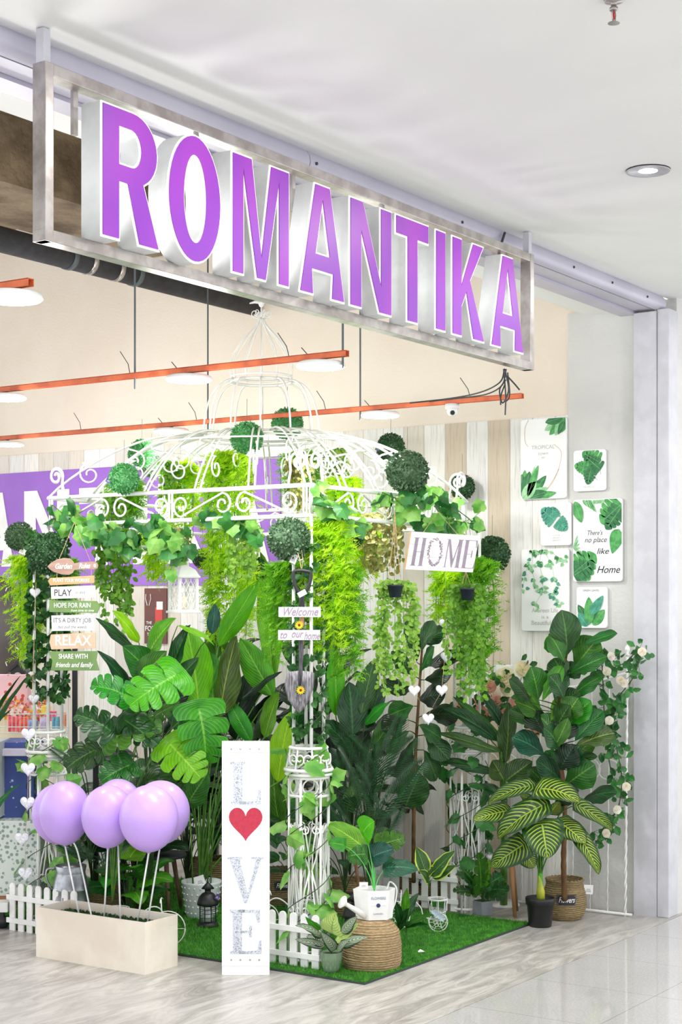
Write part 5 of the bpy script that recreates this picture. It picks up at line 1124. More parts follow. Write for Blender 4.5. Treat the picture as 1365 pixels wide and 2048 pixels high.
# wall-side gate with garland
gt = thing('garden_gate', 'white iron gate panel with twisted posts leaning by the right wall', 'gate', (8.12, 3.58, 0)); GL = .95
def twist(mb, a, b, r=.008):
    a = Vector(a); b = Vector(b); L = (b-a).length; n = int(L/.012); d = (b-a).normalized(); x = d.orthogonal().normalized(); y = d.cross(x)
    mb.tube([a, b], r*.8, 8)
    for k in range(2): mb.tube([a+d*L*i/n+(x*cos(i*.55+k*PI)+y*sin(i*.55+k*PI))*r*.6 for i in range(n+1)], r*.5, 5)
def post_end(mb, p): mb.lathe([(0, 0), (.016, .004), (.006, .016), (.014, .03), (.014, .045), (.004, .06), (0, .062)], 14, M=Matrix.Translation(p))
for y in (0, GL):
    t = MB(); twist(t, (0, y, 0), (.03, y, 1.42)); post_end(t, Vector((.03, y, 1.42))); t.build('post', M_wire, gt, True)
rl = MB(); MB().tube([(0, -.04, .012), (0, GL, .012)], .008, 6).build('foot_rail', M_wire, gt, True); rl.tube([(.03, 0, 1.33)]+[(.03, GL*i/12, 1.33-.10*sin(PI*i/12)) for i in range(1, 12)]+[(.03, GL, 1.33)], .008, 8); rl.build('rail', M_wire, gt, True)
for k in range(1, 9):
    y = GL*k/9; t = MB(); twist(t, (0, y, .012), (.028, y, 1.33-.10*sin(PI*k/9)), .0045); t.build('bar', M_wire, gt, True)
gs = MB()
for k in range(3):
    for f in (-1, 1): gs.tube(spiral((.01, GL*(k+.5)/3+f*.05, .78), (0, f, 0), (0, 0, 1), .10, .02, -PI/2, 1.3, 26), .004, 6)
gs.build('scroll', M_wire, gt, True)
# rose garland
def rose(mb, c, r_, d, seed=0):
    rr = random.Random(seed); d = Vector(d).normalized(); x = d.orthogonal().normalized(); y = d.cross(x)
    for ring_, n, rad, op in ((0, 3, .28, .15), (1, 4, .5, .4), (2, 5, .75, .75), (3, 6, 1.0, 1.15)):
        for k in range(n):
            a = 2*PI*k/n+ring_*.7+rr.random()*.3; vs = []; fs = []
            for i in range(5):
                for j in range(5):
                    u = (j-2)/2; t = i/4; ang = a+u*.62; lift = .9-.55*op*t; rd = rad*(t**.6)*(1-.08*u*u)+.03
                    h = (.55-.25*ring_/3)*t*1.3*(1-op*.35)-.1*ring_; vs.append(Vector(c)+(x*cos(ang)+y*sin(ang))*rd*r_+d*(h-.07*u*u)*r_*1.1)
            for i in range(4):
                for j in range(4): fs.append((i*5+j, i*5+j+1, (i+1)*5+j+1, (i+1)*5+j))
            mb.add(vs, fs)
M_rosew = smallleaf('rose_white', (250, 246, 236), (240, 232, 214), .3, .6, 10); M_rosep = smallleaf('rose_peach', (248, 206, 186), (240, 180, 160), .3, .6, 10); M_rosec = smallleaf('rose_cream', (250, 244, 214), (240, 228, 190), .3, .6, 10)
def roseg(pts, lab, n, seed, roses):
    r = random.Random(seed); P = catmull(pts, 8); org = P[0].copy(); o = thing('rose_garland', lab, 'garland', org); st = MB(); mb = MB(); st.tube([p-org for p in P], .003, 5)
    for k in range(n):
        i = r.randrange(len(P)-1); p = P[i].lerp(P[i+1], r.random())-org; q = p+rndunit(r)*.045; st.tube([p, q], .0012, 4); d = rndunit(r); d.z -= .5
        tinyleaf(mb, q, d, (-FW+rndunit(r)*.6).normalized(), r.uniform(.04, .065), r.uniform(.014, .022))
    st.build('strand', M_stemd, o); mb.build('foliage', S_ivyd, o)
    for i, (x, y, v) in enumerate(roses): b = MB(); rose(b, PV(x, y, v)-org-FW*.03, .024, -FW+UP*.2+RT*r.uniform(-.4, .4), i); b.build('rose', M_rosew, o, True)
    return o
G_ = lambda x, y, v=8.62: PV(x, y, v)
roseg([G_(1160, 1335, 8.75), G_(1205, 1300, 8.7), G_(1240, 1330), G_(1280, 1300, 8.55), G_(1270, 1350, 8.5), G_(1235, 1400), G_(1225, 1440), G_(1235, 1500), G_(1245, 1560), G_(1235, 1620), G_(1205, 1660), G_(1190, 1700)], 'garland of dark leaves and white roses hanging over the white gate at right', 165, 3, [(1222, 1312, 8.6), (1213, 1342, 8.6), (1240, 1360, 8.55), (1248, 1366, 8.55), (1205, 1480, 8.6), (1252, 1572, 8.55), (1234, 1618, 8.55), (1212, 1665, 8.6), (1283, 1303, 8.5), (1218, 1440, 8.6)])
roseg([G_(1205, 1330, 8.75), G_(1208, 1400, 8.7), G_(1212, 1470, 8.7), G_(1222, 1540, 8.7)], 'short side strand of the rose garland hanging inside the gate', 40, 4, [])
# bouquet
bq_ = PV(1010, 1440, 9.0); bo2 = thing('rose_bouquet', 'bunch of cream and peach artificial roses behind the bird of paradise plant', 'flowers', bq_); r = random.Random(8); lf_ = MB(); st = MB()
for i, (x, y, rr_, m) in enumerate([(1010, 1352, 20, M_rosec), (1047, 1338, 18, M_rosec), (1016, 1378, 16, M_rosec), (979, 1373, 15, M_rosep), (992, 1402, 15, M_rosep), (1000, 1422, 16, M_rosep), (974, 1432, 15, M_rosep), (962, 1422, 13, M_rosep), (1066, 1462, 16, M_rosep), (920, 1408, 14, M_rosep), (960, 1400, 13, M_rosep), (1030, 1410, 15, M_rosep), (945, 1440, 13, M_rosec)]):
    p = PV(x, y, 8.95)-bq_; b = MB(); rose(b, p, rr_*mpp(9), -FW+UP*.4+RT*r.uniform(-.5, .5), i); b.build('rose', m, bo2, True); st.tube([(0, 0, -.2), p], .002, 5)
    for k in range(7): tinyleaf(lf_, p+rndunit(r)*.05, rndunit(r), (-FW+rndunit(r)*.5).normalized(), .05, .018)
lf_.build('foliage', S_vined, bo2); st.build('strand', M_stemd, bo2)
vz = thing('flower_stand', 'slim white stand under the bouquet behind the fig', 'stand', P_(1008, 9.05, 0)); MB().tube([(0, 0, .02), (0, 0, 1.28)], .012, 10).lathe([(0, 0), (.09, 0), (.09, .012), (0, .02)], 24).build('pole', M_wire, vz, True); MB().lathe([(0, 1.28), (.05, 1.28), (.06, 1.36), (.055, 1.36), (0, 1.30)], 20).build('cup', M_wire, vz, True)
# ---------------------------------------------------------------- signs and hearts
M_txtd = pmat('dark_text', (70, 56, 64), .6); M_txtw = pmat('white_text', (252, 252, 248), .6); M_txtg = pmat('grey_text', (112, 110, 118), .6); M_mauve = pmat('mauve_grey', (140, 126, 144), .7, c2=(154, 140, 154), ns=30)
gv = 8.0; g0 = PV(147, 1132, gv); gr = thing('garden_rules_sign', 'stack of small garden rules boards strung on cords at the left', 'sign', g0, CAMROT); q_ = mpp(gv)
def gl(px, py): return ((px-147)*q_, (1132-py)*q_)
def board(pts, mat, nm='board'): return MB().prism([gl(x, y) for x, y in pts], -.005, .005).build(nm, mat, gr, bevel=.0008)
def btext(parent, txt, px, py, wpx, hpx, mat, shear=0, bold=.0003, nm='lettering'):
    x, z = gl(px, py); me = text_mesh(txt, hpx*q_*1.25, shear, .0006, bold, w=wpx*q_); return mobj(nm, me, mat, parent, (x, -.0056, z))
Mg1 = pmat('board_taupe', (182, 150, 134), .7, c2=(164, 132, 118), ns=12, scale=(.4, 1, 3)); Mg2 = pmat('board_peach', (224, 172, 120), .7); Mg3 = pmat('board_white', (250, 250, 248), .6); Mg4 = pmat('board_sage', (120, 152, 90), .7, c2=(110, 140, 82), ns=10); Mg5 = pmat('board_sand', (216, 190, 160), .7, c2=(206, 178, 148), ns=12)
tip = [(95, 1133), (102, 1126), (114, 1119), (128, 1116), (140, 1117), (146, 1122), (149, 1127), (158, 1125), (185, 1123), (194, 1125), (197, 1131), (195, 1137), (188, 1139), (158, 1139), (149, 1140), (146, 1146), (138, 1150), (124, 1149), (108, 1144), (99, 1138)]
o = board(tip, Mg1); btext(o, 'Garden', 127, 1133, 34, 12, M_txtw, .3, .0008); btext(o, 'Rules', 169, 1132, 23, 11, M_txtw, .3, .0008); btext(o, '@', 190, 1131, 5, 6, M_txtw)
o = board([(96, 1162), (101, 1156), (189, 1151), (189, 1166), (101, 1171)], Mg2); btext(o, 'PLANT YOUR WORRIES', 143, 1161, 72, 8, M_txtw)
o = board([(102, 1174), (191, 1171), (191, 1195), (103, 1198)], Mg3); btext(o, 'PLAY', 126, 1186, 35, 15, M_txtd); btext(o, 'in dirt', 160, 1185, 21, 7, M_txtg, .35, 0)
for k in range(5): MB().tube([(gl(176+3*k, 1197)[0], -.006, gl(176+3*k, 1197)[1]), (gl(178+2.4*k, 1180+2*(k % 2))[0], -.006, gl(178+2*k, 1180+2*(k % 2))[1])], .0008, 4).build('printed_flower', Mg5, o)
o = board([(99, 1201), (194, 1202), (201, 1213), (195, 1226), (99, 1224)], Mg4); btext(o, 'HOPE FOR RAIN', 145, 1211, 73, 11, M_txtw); btext(o, 'from time to time', 165, 1221, 46, 6, M_txtw, .35, 0)
o = board([(103, 1231), (189, 1229), (189, 1261), (104, 1262)], Mg3); btext(o, "IT'S A DIRTY JOB", 145, 1241, 75, 10, M_txtg); btext(o, 'but pull the weeds', 145, 1254, 58, 7, M_txtg, .35, 0)
o = board([(102, 1269), (191, 1265), (192, 1296), (103, 1299), (99, 1284)], Mg5); btext(o, 'RELAX', 146, 1282, 72, 23, M_txtw, 0, .0012)
o = board([(98, 1303), (196, 1302), (193, 1320), (199, 1341), (102, 1341), (105, 1322)], Mg4); btext(o, 'SHARE WITH', 147, 1313, 58, 11, M_txtw, 0, .0006); btext(o, 'friends and family', 148, 1330, 75, 11, M_txtw, .35, .0005)
cdm = MB()
for x in (114, 183): cdm.tube([(gl(x, 1125)[0], 0, gl(x, 1125)[1]), (gl(x, 1320)[0], 0, gl(x, 1320)[1])], .0016, 5)
for x in (117, 181): cdm.tube([(gl(x, 1122)[0], 0, gl(x, 1122)[1]), (gl(149, 1045)[0], 0, gl(149, 1045)[1])], .0016, 5)
cdm.build('cord', M_twine, gr)
# HOME sign
hv = 8.15; h0 = PV(884, 1102, hv); hm = thing('home_sign', 'white wooden HOME sign hanging tilted from the right rail', 'sign', h0, CAMROT); q_ = mpp(hv)
M_hb = pmat('whitewashed_board', (240, 237, 236), .7, c2=(228, 224, 224), ns=8, scale=(.6, 1, 6))
def hl(px, py): return ((px-884)*q_, (1102-py)*q_)
hb_ = MB().prism([hl(*p) for p in ((823, 1063), (959, 1072), (946, 1145), (809, 1139))], -.012, .012).build('board', M_hb, hm, bevel=.0015)
MB().prism([hl(*p) for p in ((820, 1063), (823.4, 1063), (811, 1139), (807, 1139))], -.0125, .0125).build('raw_edge', pmat('raw_wood', (214, 176, 136), .8), hm)
for a, b in (((820, 1088), (956, 1095)), ((815, 1112), (951, 1119))): MB().tube([(hl(*a)[0], -.012, hl(*a)[1]), (hl(*b)[0], -.012, hl(*b)[1])], .0006, 4).build('plank_joint', M_mauve, hm)
sk = Matrix(((1, 0, .17, 0), (0, 1, 0, 0), (-.05, 0, 1, 0), (0, 0, 0, 1)))
for ch, xa, w in (('H', 820, 26), ('M', 885, 34), ('E', 921, 27)):
    for g in serif(ch, w*q_, 56*q_, 6.5*q_, .8*q_):
        me = outline_mesh([g], .001); me.transform(sk); x, z = hl(xa+.0, 1131+(xa-820)*.05); mobj('letter', me, M_mauve, hm, (x, -.0127, z))
wr = MB(); r = random.Random(2)
for k in range(150):
    a = r.random()*6.283; rr = r.uniform(.85, 1.1); c = Vector((hl(870, 1104)[0]+(13*rr*cos(a)+3*sin(a))*q_, -.0127, hl(870, 1104)[1]+26*rr*sin(a)*q_)); d = Vector((cos(a+r.uniform(0.6, 2.2)), 0, sin(a+r.uniform(.6, 2.2)))); tinyleaf(wr, c, d, Vector((0, -1, 0)), 4*q_, .9*q_)
wr.build('wreath', M_mauve, hm)
MB().tube([(-.1, 0, .085), (-.02, .0, .20), (.09, 0, .075)], .0016, 5).build('cord', M_twine, hm)
# shovel
sv = 7.38; s0_ = PV(600, 1395, sv); sh = thing('welcome_shovel', 'decorative hanging garden shovel with white welcome boards and sunflowers', 'sign', s0_, CAMROT); q_ = mpp(sv)
def sl(px, py, y=0): return Vector(((px-600)*q_, y, (1395-py)*q_))
M_weath = pmat('weathered_metal', (150, 148, 152), .6, .2, c2=(84, 80, 84), ns=30, scale=(5, 5, .5))
bl_ = [(574, 1347), (582, 1343), (600, 1341), (620, 1343), (630, 1346), (628, 1375), (620, 1398), (610, 1416), (599, 1426), (588, 1416), (576, 1398), (569, 1370)]
vs = []; nB = len(bl_); ctr = sl(600, 1385, .012)
for p in bl_: vs.append(sl(*p)-Vector((0, .004, 0)))
for p in bl_: q2 = sl(*p); vs.append((q2-ctr)*.5+ctr+Vector((0, -.002, 0)))
vs.append(ctr)
mb = MB().add(vs, [(i, (i+1) % nB, (i+1) % nB+nB, i+nB) for i in range(nB)]+[(i+nB, (i+1) % nB+nB, 2*nB) for i in range(nB)])
o = mb.build('blade', M_weath, sh, True); sd = o.modifiers.new('s', 'SOLIDIFY'); sd.thickness = .003
MB().tube([sl(600, 1375), sl(601, 1345), sl(602, 1335), sl(603, 1300), sl(604, 1255)], [.006, .012, .009, .012, .012], 14).build('socket', pmat('dark_weathered', (86, 84, 90), .6, c2=(40, 38, 42), ns=25, scale=(5, 5, .5)), sh, True)
MB().tube([sl(604, 1290), sl(604, 1215)], .011, 14).build('shaft', M_wood, sh, True)
hdl = MB(); hdl.tube([sl(604, 1225), sl(604, 1195), sl(604, 1180)], [.013, .012, .010], 12)
hdl.tube(catmull([sl(604, 1190), sl(594, 1178), sl(588, 1160), sl(588, 1144), sl(600, 1141), sl(612, 1142), sl(622, 1146), sl(621, 1162), sl(614, 1180), sl(604, 1190)], 5), .0085, 10)
hdl.build('grip', M_black, sh, True)
for (x, y, w, h, nm) in ((600, 1224, 84, 20, 'Welcome'), (599, 1270, 84, 20, None)):
    c = sl(x, y, -.018); b = MB().box(c, (w*q_, .008, h*q_)).build('board', M_board, sh, bevel=.001)
    if nm: mobj('lettering', text_mesh(nm, 21*q_*1.1, .35, .002, .0011, w=70*q_), M_mauve, b, c+Vector((0, -.005, 0)))
    else:
        for tx, dx, dz, wd in (('to', -32, 0, 14), ('our', -5, 2, 24), ('home', 25, -2, 32)): mobj('lettering', text_mesh(tx, 20*q_*1.1, .35, .002, .001, w=wd*q_), M_mauve, b, c+Vector((dx*q_, -.005, dz*q_)))
M_sun = pmat('sunflower_yellow', (250, 190, 20), .6); M_sunc = pmat('sunflower_centre', (96, 56, 20), .9)
for (x, y) in ((599, 1250), (602, 1380)):
    c = sl(x, y, -.02); pt = MB()
    for k in range(12): a = 2*PI*k/12; tinyleaf(pt, c, Vector((cos(a), -.15, sin(a))), Vector((0, -1, 0)), .021, .004)
    po_ = pt.build('sunflower', M_sun, sh); MB().lathe([(0, .005), (.005, .003), (.007, 0)], 12, M=Matrix.Translation(c) @ Matrix.Rotation(R(90), 4, 'X')).build('flower_centre', M_sunc, po_, True)
    lf = MB()
    for a in (2.4, 3.6, 5.6): ivyleaf(lf, c+Vector((0, .006, 0)), Vector((cos(a), -.1, sin(a))), Vector((0, -1, 0)), .028)
    lf.build('flower_leaf', S_vined, po_)
tag_card(sh, sl(605, 1187, -.03), .04, .024, M_tagw, rz=0, tilt=-.5); MB().tube([sl(604, 1143), sl(600, 1120), sl(596, 1105)], .002, 5).tube([sl(604, 1143), sl(606, 1120), sl(604, 1100)], .001, 5).build('cord', M_twine, sh)
# hearts
M_wick = pmat('white_wicker', (244, 245, 248), .6, c2=(214, 216, 224), ns=90, bump=.003, bs=160)
def heart(parent, p, w, nm='heart'):
    """hollowed cushion heart, p local centre in a viewer-facing frame"""
    H = heart2d(w, w*.98, 36); n = len(H); vs = []; fs = []
    for s_, y in ((1, 0), (.86, -.006), (.45, -.009)):
        vs += [(x*s_+p[0], y+p[1], z*s_+p[2]) for x, z in H]
    vs.append((p[0], p[1]-.010, p[2]))
    for k in range(2): fs += [(k*n+i, (k+1)*n+i, (k+1)*n+(i+1) % n, k*n+(i+1) % n) for i in range(n)]
    fs += [(2*n+i, 3*n, 2*n+(i+1) % n) for i in range(n)]
    b = len(vs); vs += [(x*.86+p[0], .006+p[1], z*.86+p[2]) for x, z in H]; fs += [(i, (i+1) % n, b+(i+1) % n, b+i) for i in range(n)]+[tuple(b+i for i in range(n))]
    return MB().add(vs, fs).build(nm, M_wick, parent, True)
def heartchain(lab, v, pts, cords, wpx=29):
    q = mpp(v); x0, y0 = pts[0]; o = thing('heart_garland', lab, 'ornament', PV(x0, y0, v), CAMROT); L = lambda x, y: Vector(((x-x0)*q, 0, (y0-y)*q))
    for x, y in pts: heart(o, L(x, y), wpx*q)
    c = MB()
    for seg in cords: c.tube([L(*p)+Vector((0, .002, 0)) for p in seg], .001, 5)
    c.build('cord', M_twine, o); return o
heartchain('string of white wicker hearts hanging down beside the left pillar', 7.85, [(56, 1540), (57, 1471), (55, 1608), (44, 1680), (51, 1749)], [[(72, 1165), (64, 1385), (57, 1471), (55, 1608), (50, 1680), (51, 1749)]])
heartchain('two pale hearts strung above the candy shelf at the left', 8.36, [(70, 1187), (68, 1400)], [[(108, 1040), (70, 1130), (70, 1187), (66, 1400)]], 22)
heartchain('three white hearts strung in a V before the dark rubber tree', 7.9, [(829, 1383), (884, 1382), (857, 1439)], [[(826, 1300), (829, 1383), (857, 1430), (884, 1382), (890, 1315), (893, 1240)]], 24)
heartchain('two grey white hearts half behind the vine under the HOME sign', 8.62, [(893, 1316), (891, 1250)], [[(892, 1035), (892, 1170), (892, 1316)]], 24)
# ---------------------------------------------------------------- wall posters
XP = WALLX-.027; PROT = R(-90)
def wl(px, py): p = PX(px, py, XP); return p
Gd, Gm, Gl, Gp = pmat('print_dark_green', (64, 134, 82), .7, c2=(44, 106, 64), ns=40), pmat('print_green', (96, 178, 98), .7, c2=(64, 146, 78), ns=40), pmat('print_pale_green', (176, 220, 172), .7, c2=(140, 200, 146), ns=40), pmat('print_teal', (84, 168, 140), .7, c2=(60, 140, 120), ns=40)
M_gold = pmat('print_gold', (206, 176, 120), .7); M_faint = pmat('print_faint', (196, 190, 184), .7); M_ink = pmat('print_black', (40, 42, 46), .7); M_post = pmat('poster_board', (250, 250, 249), .55, c2=(248, 248, 248))
def poster(x0, y0, x1, y1, lab):
    c = PX((x0+x1)/2, (y0+y1)/2, XP); a = PX(x0, (y0+y1)/2, XP); b = PX(x1, (y0+y1)/2, XP); w = a.y-b.y
    h = PX((x0+x1)/2, y0, XP).z-PX((x0+x1)/2, y1, XP).z
    o = thing('wall_plaque', lab, 'wall art', c, PROT); rr = .016; P = []
    for cx, cz, a0 in ((w/2-rr, h/2-rr, 0), (-w/2+rr, h/2-rr, 90), (-w/2+rr, -h/2+rr, 180), (w/2-rr, -h/2+rr, 270)):
        P += [(cx+rr*cos(R(a0+k*22.5)), cz+rr*sin(R(a0+k*22.5))) for k in range(5)]
    MB().prism(P, -.008, .008).build('board', M_post, o, bevel=.001)
    def tr(px, py): return ((px-x0)/(x1-x0)-.5)*w, (.5-(py-y0)/(y1-y0))*h
    return o, tr, w, h, (x0, y0, x1, y1)
def flat_leaf(pt, mat, b, t, wpx, kind, depth=.0006, nt=None):
    """printed leaf shape from base pixel to tip pixel, clipped to the board"""
    o, tr, w, h, _ = pt; B = Vector(tr(*b)); T = Vector(tr(*t)); L = (T-B).length; d = (T-B)/L; s = Vector((-d.y, d.x)); W_ = wpx*w/(_[2]-_[0])
    if nt is None: nt = 72 if kind == 'monstera' else 14
    vs = []; fs = []; cl = lambda q: (max(-w/2+.003, min(w/2-.003, q.x)), -.0083-depth*flat_leaf.k, max(-h/2+.003, min(h/2-.003, q.y)))
    flat_leaf.k = (flat_leaf.k+1) % 9
    for i in range(nt+1):
        t_ = i/nt; ww = prof_w(kind, t_)*.5*W_*(1.45 if kind == 'lance' else 1.15); f = .12*L if kind == 'monstera' else .06*L
        for j in (-1, -.5, 0, .5, 1): vs.append(cl(B+d*(L*t_*.9+abs(j)*f*(t_*1.4-.2))+s*(ww*j)))
    for i in range(nt):
        for j in range(4): fs.append((i*5+j, i*5+j+1, (i+1)*5+j+1, (i+1)*5+j))
    MB().add(vs, fs).build('printed_leaf', mat, o)
    mid = [cl(B+d*L*u) for u in (0, .3, .6, .88)]; mid = [(x, y-.0004, z) for x, y, z in mid]
    MB().tube(mid, .0006*(1.4 if wpx > 25 else 1), 4).build('printed_vein', Gl if mat is not Gl else Gm, o)
flat_leaf.k = 0
def ptext(pt, txt, px, py, wpx, hpx, mat, shear=0, bold=0):
    o, tr, w, h, b = pt; x, z = tr(px, py); k = w/(b[2]-b[0]); mobj('printed_text', text_mesh(txt, hpx*k*1.25, shear, .0005, bold, w=wpx*k), mat, o, (x, -.0086, z))
pt = poster(1043, 837, 1134, 998, 'top left white plaque reading TROPICAL with palm fronds in two corners')
for b, t, w_, m in (((1132, 838), (1090, 862), 14, Gl), ((1132, 838), (1100, 872), 12, Gm), ((1130, 838), (1112, 874), 12, Gl), ((1130, 840), (1126, 868), 12, Gm), ((1128, 838), (1092, 846), 12, Gd), ((1131, 845), (1118, 872), 8, Gd),
                    ((1050, 994), (1062, 940), 14, Gd), ((1058, 992), (1080, 928), 9, Gm), ((1048, 994), (1052, 936), 12, Gm), ((1062, 992), (1096, 950), 12, Gd), ((1060, 994), (1072, 930), 8, Gl), ((1050, 990), (1085, 968), 20, Gm), ((1046, 985), (1046, 945), 12, Gd), ((1055, 996), (1100, 975), 12, Gl), ((1060, 997), (1117, 986), 11, Gm), ((1052, 996), (1098, 984), 14, Gd), ((1048, 996), (1076, 962), 16, Gl), ((1046, 992), (1060, 955), 12, Gm)): flat_leaf(pt, m, b, t, w_, 'lance')
for pts in ([(1059, 838), (1052, 855), (1052, 880), (1058, 892)], [(1110, 890), (1124, 905), (1122, 930), (1112, 955), (1094, 982)], [(1120, 940), (1108, 965), (1096, 980)]):
    o, tr, w, h, _ = pt; MB().tube(catmull([(tr(*p)[0], -.0088, tr(*p)[1]) for p in pts], 5), .0012, 5).build('printed_branch', M_gold, o)
ptext(pt, 'TROPICAL', 1088, 895, 46, 8, M_faint); ptext(pt, 'town', 1088, 907, 20, 7, M_faint, .3); ptext(pt, 'XP', 1088, 916, 7, 4, M_gold)
pt = poster(1149, 900, 1213, 982, 'small white plaque with three monstera leaves at the upper right')
for b, t, w_, m in (((1200, 925), (1168, 905), 30, Gm), ((1203, 940), (1172, 912), 26, Gd), ((1178, 937), (1152, 930), 22, Gm), ((1185, 935), (1178, 968), 24, Gd)): flat_leaf(pt, m, b, t, w_, 'monstera')
o, tr, w, h, _ = pt
for pts in ([(1200, 930), (1204, 950)], [(1186, 950), (1198, 962)]): MB().tube([(tr(*p)[0], -.0088, tr(*p)[1]) for p in pts], .0008, 5).build('printed_stalk', Gd, o)
ptext(pt, 'TROPICAL', 1180, 974, 24, 3, M_faint)
pt = poster(1083, 1006, 1144, 1091, 'small white plaque with two teal monstera leaves')
for b, t, w_, m in (((1112, 1040), (1086, 1018), 30, Gp), ((1108, 1034), (1108, 1014), 26, Gp), ((1118, 1042), (1136, 1060), 24, Gp)): flat_leaf(pt, m, b, t, w_, 'monstera')
o, tr, w, h, _ = pt
for pts in ([(1104, 1030), (1114, 1058), (1124, 1030)], [(1112, 1058), (1108, 1050)]): MB().tube([(tr(*p)[0], -.009, tr(*p)[1]) for p in pts], .001, 5).build('printed_stalk', M_gold, o)
for k in range(3): ptext(pt, ('LOVE', 'AND', 'BEAUTY')[k], 1115, 1071+5*k, 14, 3, M_faint)
pt = poster(1148, 998, 1246, 1163, "white plaque reading There's no place like Home with monstera leaves")
for b, t, w_, m, k in (((1152, 1002), (1166, 1046), 14, Gm, 'lance'), ((1244, 1010), (1205, 1045), 50, Gm, mo), ((1243, 1018), (1215, 1058), 34, Gd, mo), ((1240, 1060), (1226, 1110), 24, Gm, ov), ((1150, 1145), (1192, 1110), 52, Gm, mo), ((1150, 1150), (1188, 1128), 40, Gd, mo)): flat_leaf(pt, m, b, t, w_, k)
for k in range(6): flat_leaf(pt, Gl if k % 2 else Gm, (1168+3*k, 999), (1176+4*k, 1012+3*k), 3, 'lance'); flat_leaf(pt, Gl, (1149, 1096), (1158+2*k, 1068+9*k), 2.6, 'lance'); flat_leaf(pt, Gl, (1212-4*k, 1000), (1205-4*k, 1008), 3, 'lance')
ptext(pt, "There's", 1191, 1066, 30, 10, M_ink, .3); ptext(pt, 'no place', 1193, 1080, 44, 11, M_ink, .3); ptext(pt, 'like', 1207, 1103, 24, 12, M_ink, .3, .0002); ptext(pt, 'Home', 1218, 1140, 46, 15, M_ink, .35, .0003)
pt = poster(1045, 1098, 1139, 1262, 'large white plaque with trailing vine print left of the fig top')
r = random.Random(12); o, tr, w, h, _ = pt
for pts in ([(1085, 1100), (1082, 1130), (1088, 1160), (1085, 1185), (1072, 1210)], [(1090, 1100), (1105, 1130), (1112, 1160), (1122, 1180)], [(1075, 1100), (1060, 1125), (1052, 1150), (1048, 1172)], [(1088, 1175), (1105, 1190), (1120, 1205)], [(1095, 1100), (1120, 1115), (1130, 1120)], [(1070, 1100), (1066, 1135), (1072, 1165)]):
    P = catmull([(tr(*p)[0], -.0088, tr(*p)[1]) for p in pts], 5); MB().tube(P, .0006, 4).build('printed_stalk', Gm, o)
    for (x, y) in pts:
        for k in range(5):
            a = r.random()*6.28; xx = x+r.uniform(-7, 7); yy = y+r.uniform(-8, 8); flat_leaf(pt, r.choice([Gd, Gp, Gl, Gl, Gm]) if y < 1140 else r.choice([Gl, Gp]), (xx, max(1101, yy)), (xx+9*cos(a), max(1100, yy+9*abs(sin(a)))), 5.5, 'ovate')
ptext(pt, 'A Green Life', 1092, 1221, 52, 9, M_faint); ptext(pt, 'is a', 1092, 1234, 14, 7, M_faint); ptext(pt, 'Beautiful Life', 1094, 1246, 58, 9, M_faint)
pt = poster(1155, 1174, 1216, 1256, 'small white plaque titled GREEN LEAVES with banana leaves')
for b, t, w_, m in (((1182, 1248), (1180, 1192), 14, Gm), ((1184, 1230), (1210, 1190), 12, Gp), ((1180, 1250), (1157, 1208), 13, Gd), ((1188, 1250), (1212, 1218), 14, Gm), ((1178, 1252), (1158, 1225), 14, Gp), ((1186, 1240), (1190, 1205), 12, Gd)): flat_leaf(pt, m, b, t, w_, 'lance')
ptext(pt, 'GREEN LEAVES', 1184, 1181, 32, 4, M_txtg)
# ---------------------------------------------------------------- purple banner on the side wall
XB = WALLX-.02; bl0 = PX(-60, 1000, XB); bl1 = PX(562, 1000, XB); zt = PX(562, 912, XB).z; zb = PX(562, 1168, XB).z
bn = thing('wall_banner', 'big purple banner with giant white capital letters on the side wall', 'banner', (XB, bl1.y, zb), PROT); Wb = bl0.y-bl1.y
MB().box((-Wb/2, 0, (zt-zb)/2), (Wb, .008, zt-zb)).build('panel', pmat('banner_purple', (150, 96, 196), .5, c2=(158, 106, 204), ns=2), bn)
zl0 = PX(30, 1133, XB).z-zb; zl1 = PX(30, 984, XB).z-zb
for ch, xa, xb in (('M', -110, -50), ('A', -42, 29), ('N', 50, 140), ('T', 160, 250), ('I', 268, 296), ('K', 318, 415), ('A', 428, 540)):
    ya = PX(xa, 1060, XB).y; yb = PX(xb, 1060, XB).y; w = ya-yb
    if bl1.y-ya < -Wb: continue
    mobj('letter', outline_mesh(glyph(ch, w, zl1-zl0, .115 if ch != 'I' else w), .004), M_txtw, bn, (-(ya-bl1.y), -.0065, zl0))
# ---------------------------------------------------------------- left display: crates, boxes, shelves
dk = thing('display_table', 'black edged display table at the left with goods on top', 'table', (6.55, 7.35, 0), 0)
zt_ = .93; MB().box((.35, .75, zt_-.03), (.9, 1.7, .06)).build('top', M_black, dk); 
for x in (-.05, .75):
    for y in (-.05, 1.55): MB().box((x, y, (zt_-.06)/2), (.04, .04, zt_-.06)).build('leg', M_black, dk)
r = random.Random(4)
def pk(px, py, wpx, hpx, v, mat, lab, cat='box', nm='packet', d=.06, grp=None, rz=0):
    q = mpp(v); c = PV(px, py+hpx/2, v); o = MB().box((0, 0, hpx*q/2), (wpx*q, d, hpx*q)).build(nm, mat, bevel=.002); o.location = c; o.rotation_euler = (0, 0, CAMROT+rz); return tag(o, lab, cat, grp)
def flowerpaper(name, bg_, fg, sc, th=.32):
    m, nt, b = nodes(name); v = N(nt, 'ShaderNodeTexVoronoi'); v.inputs['Scale'].default_value = sc; nt.links.new(objcoord(nt), v.inputs['Vector'])
    nt.links.new(mix(nt, ramp(nt, v.outputs['Distance'], th, th*.7), lin(bg_), lin(fg)), b.inputs['Base Color']); b.inputs['Roughness'].default_value = .7; return m
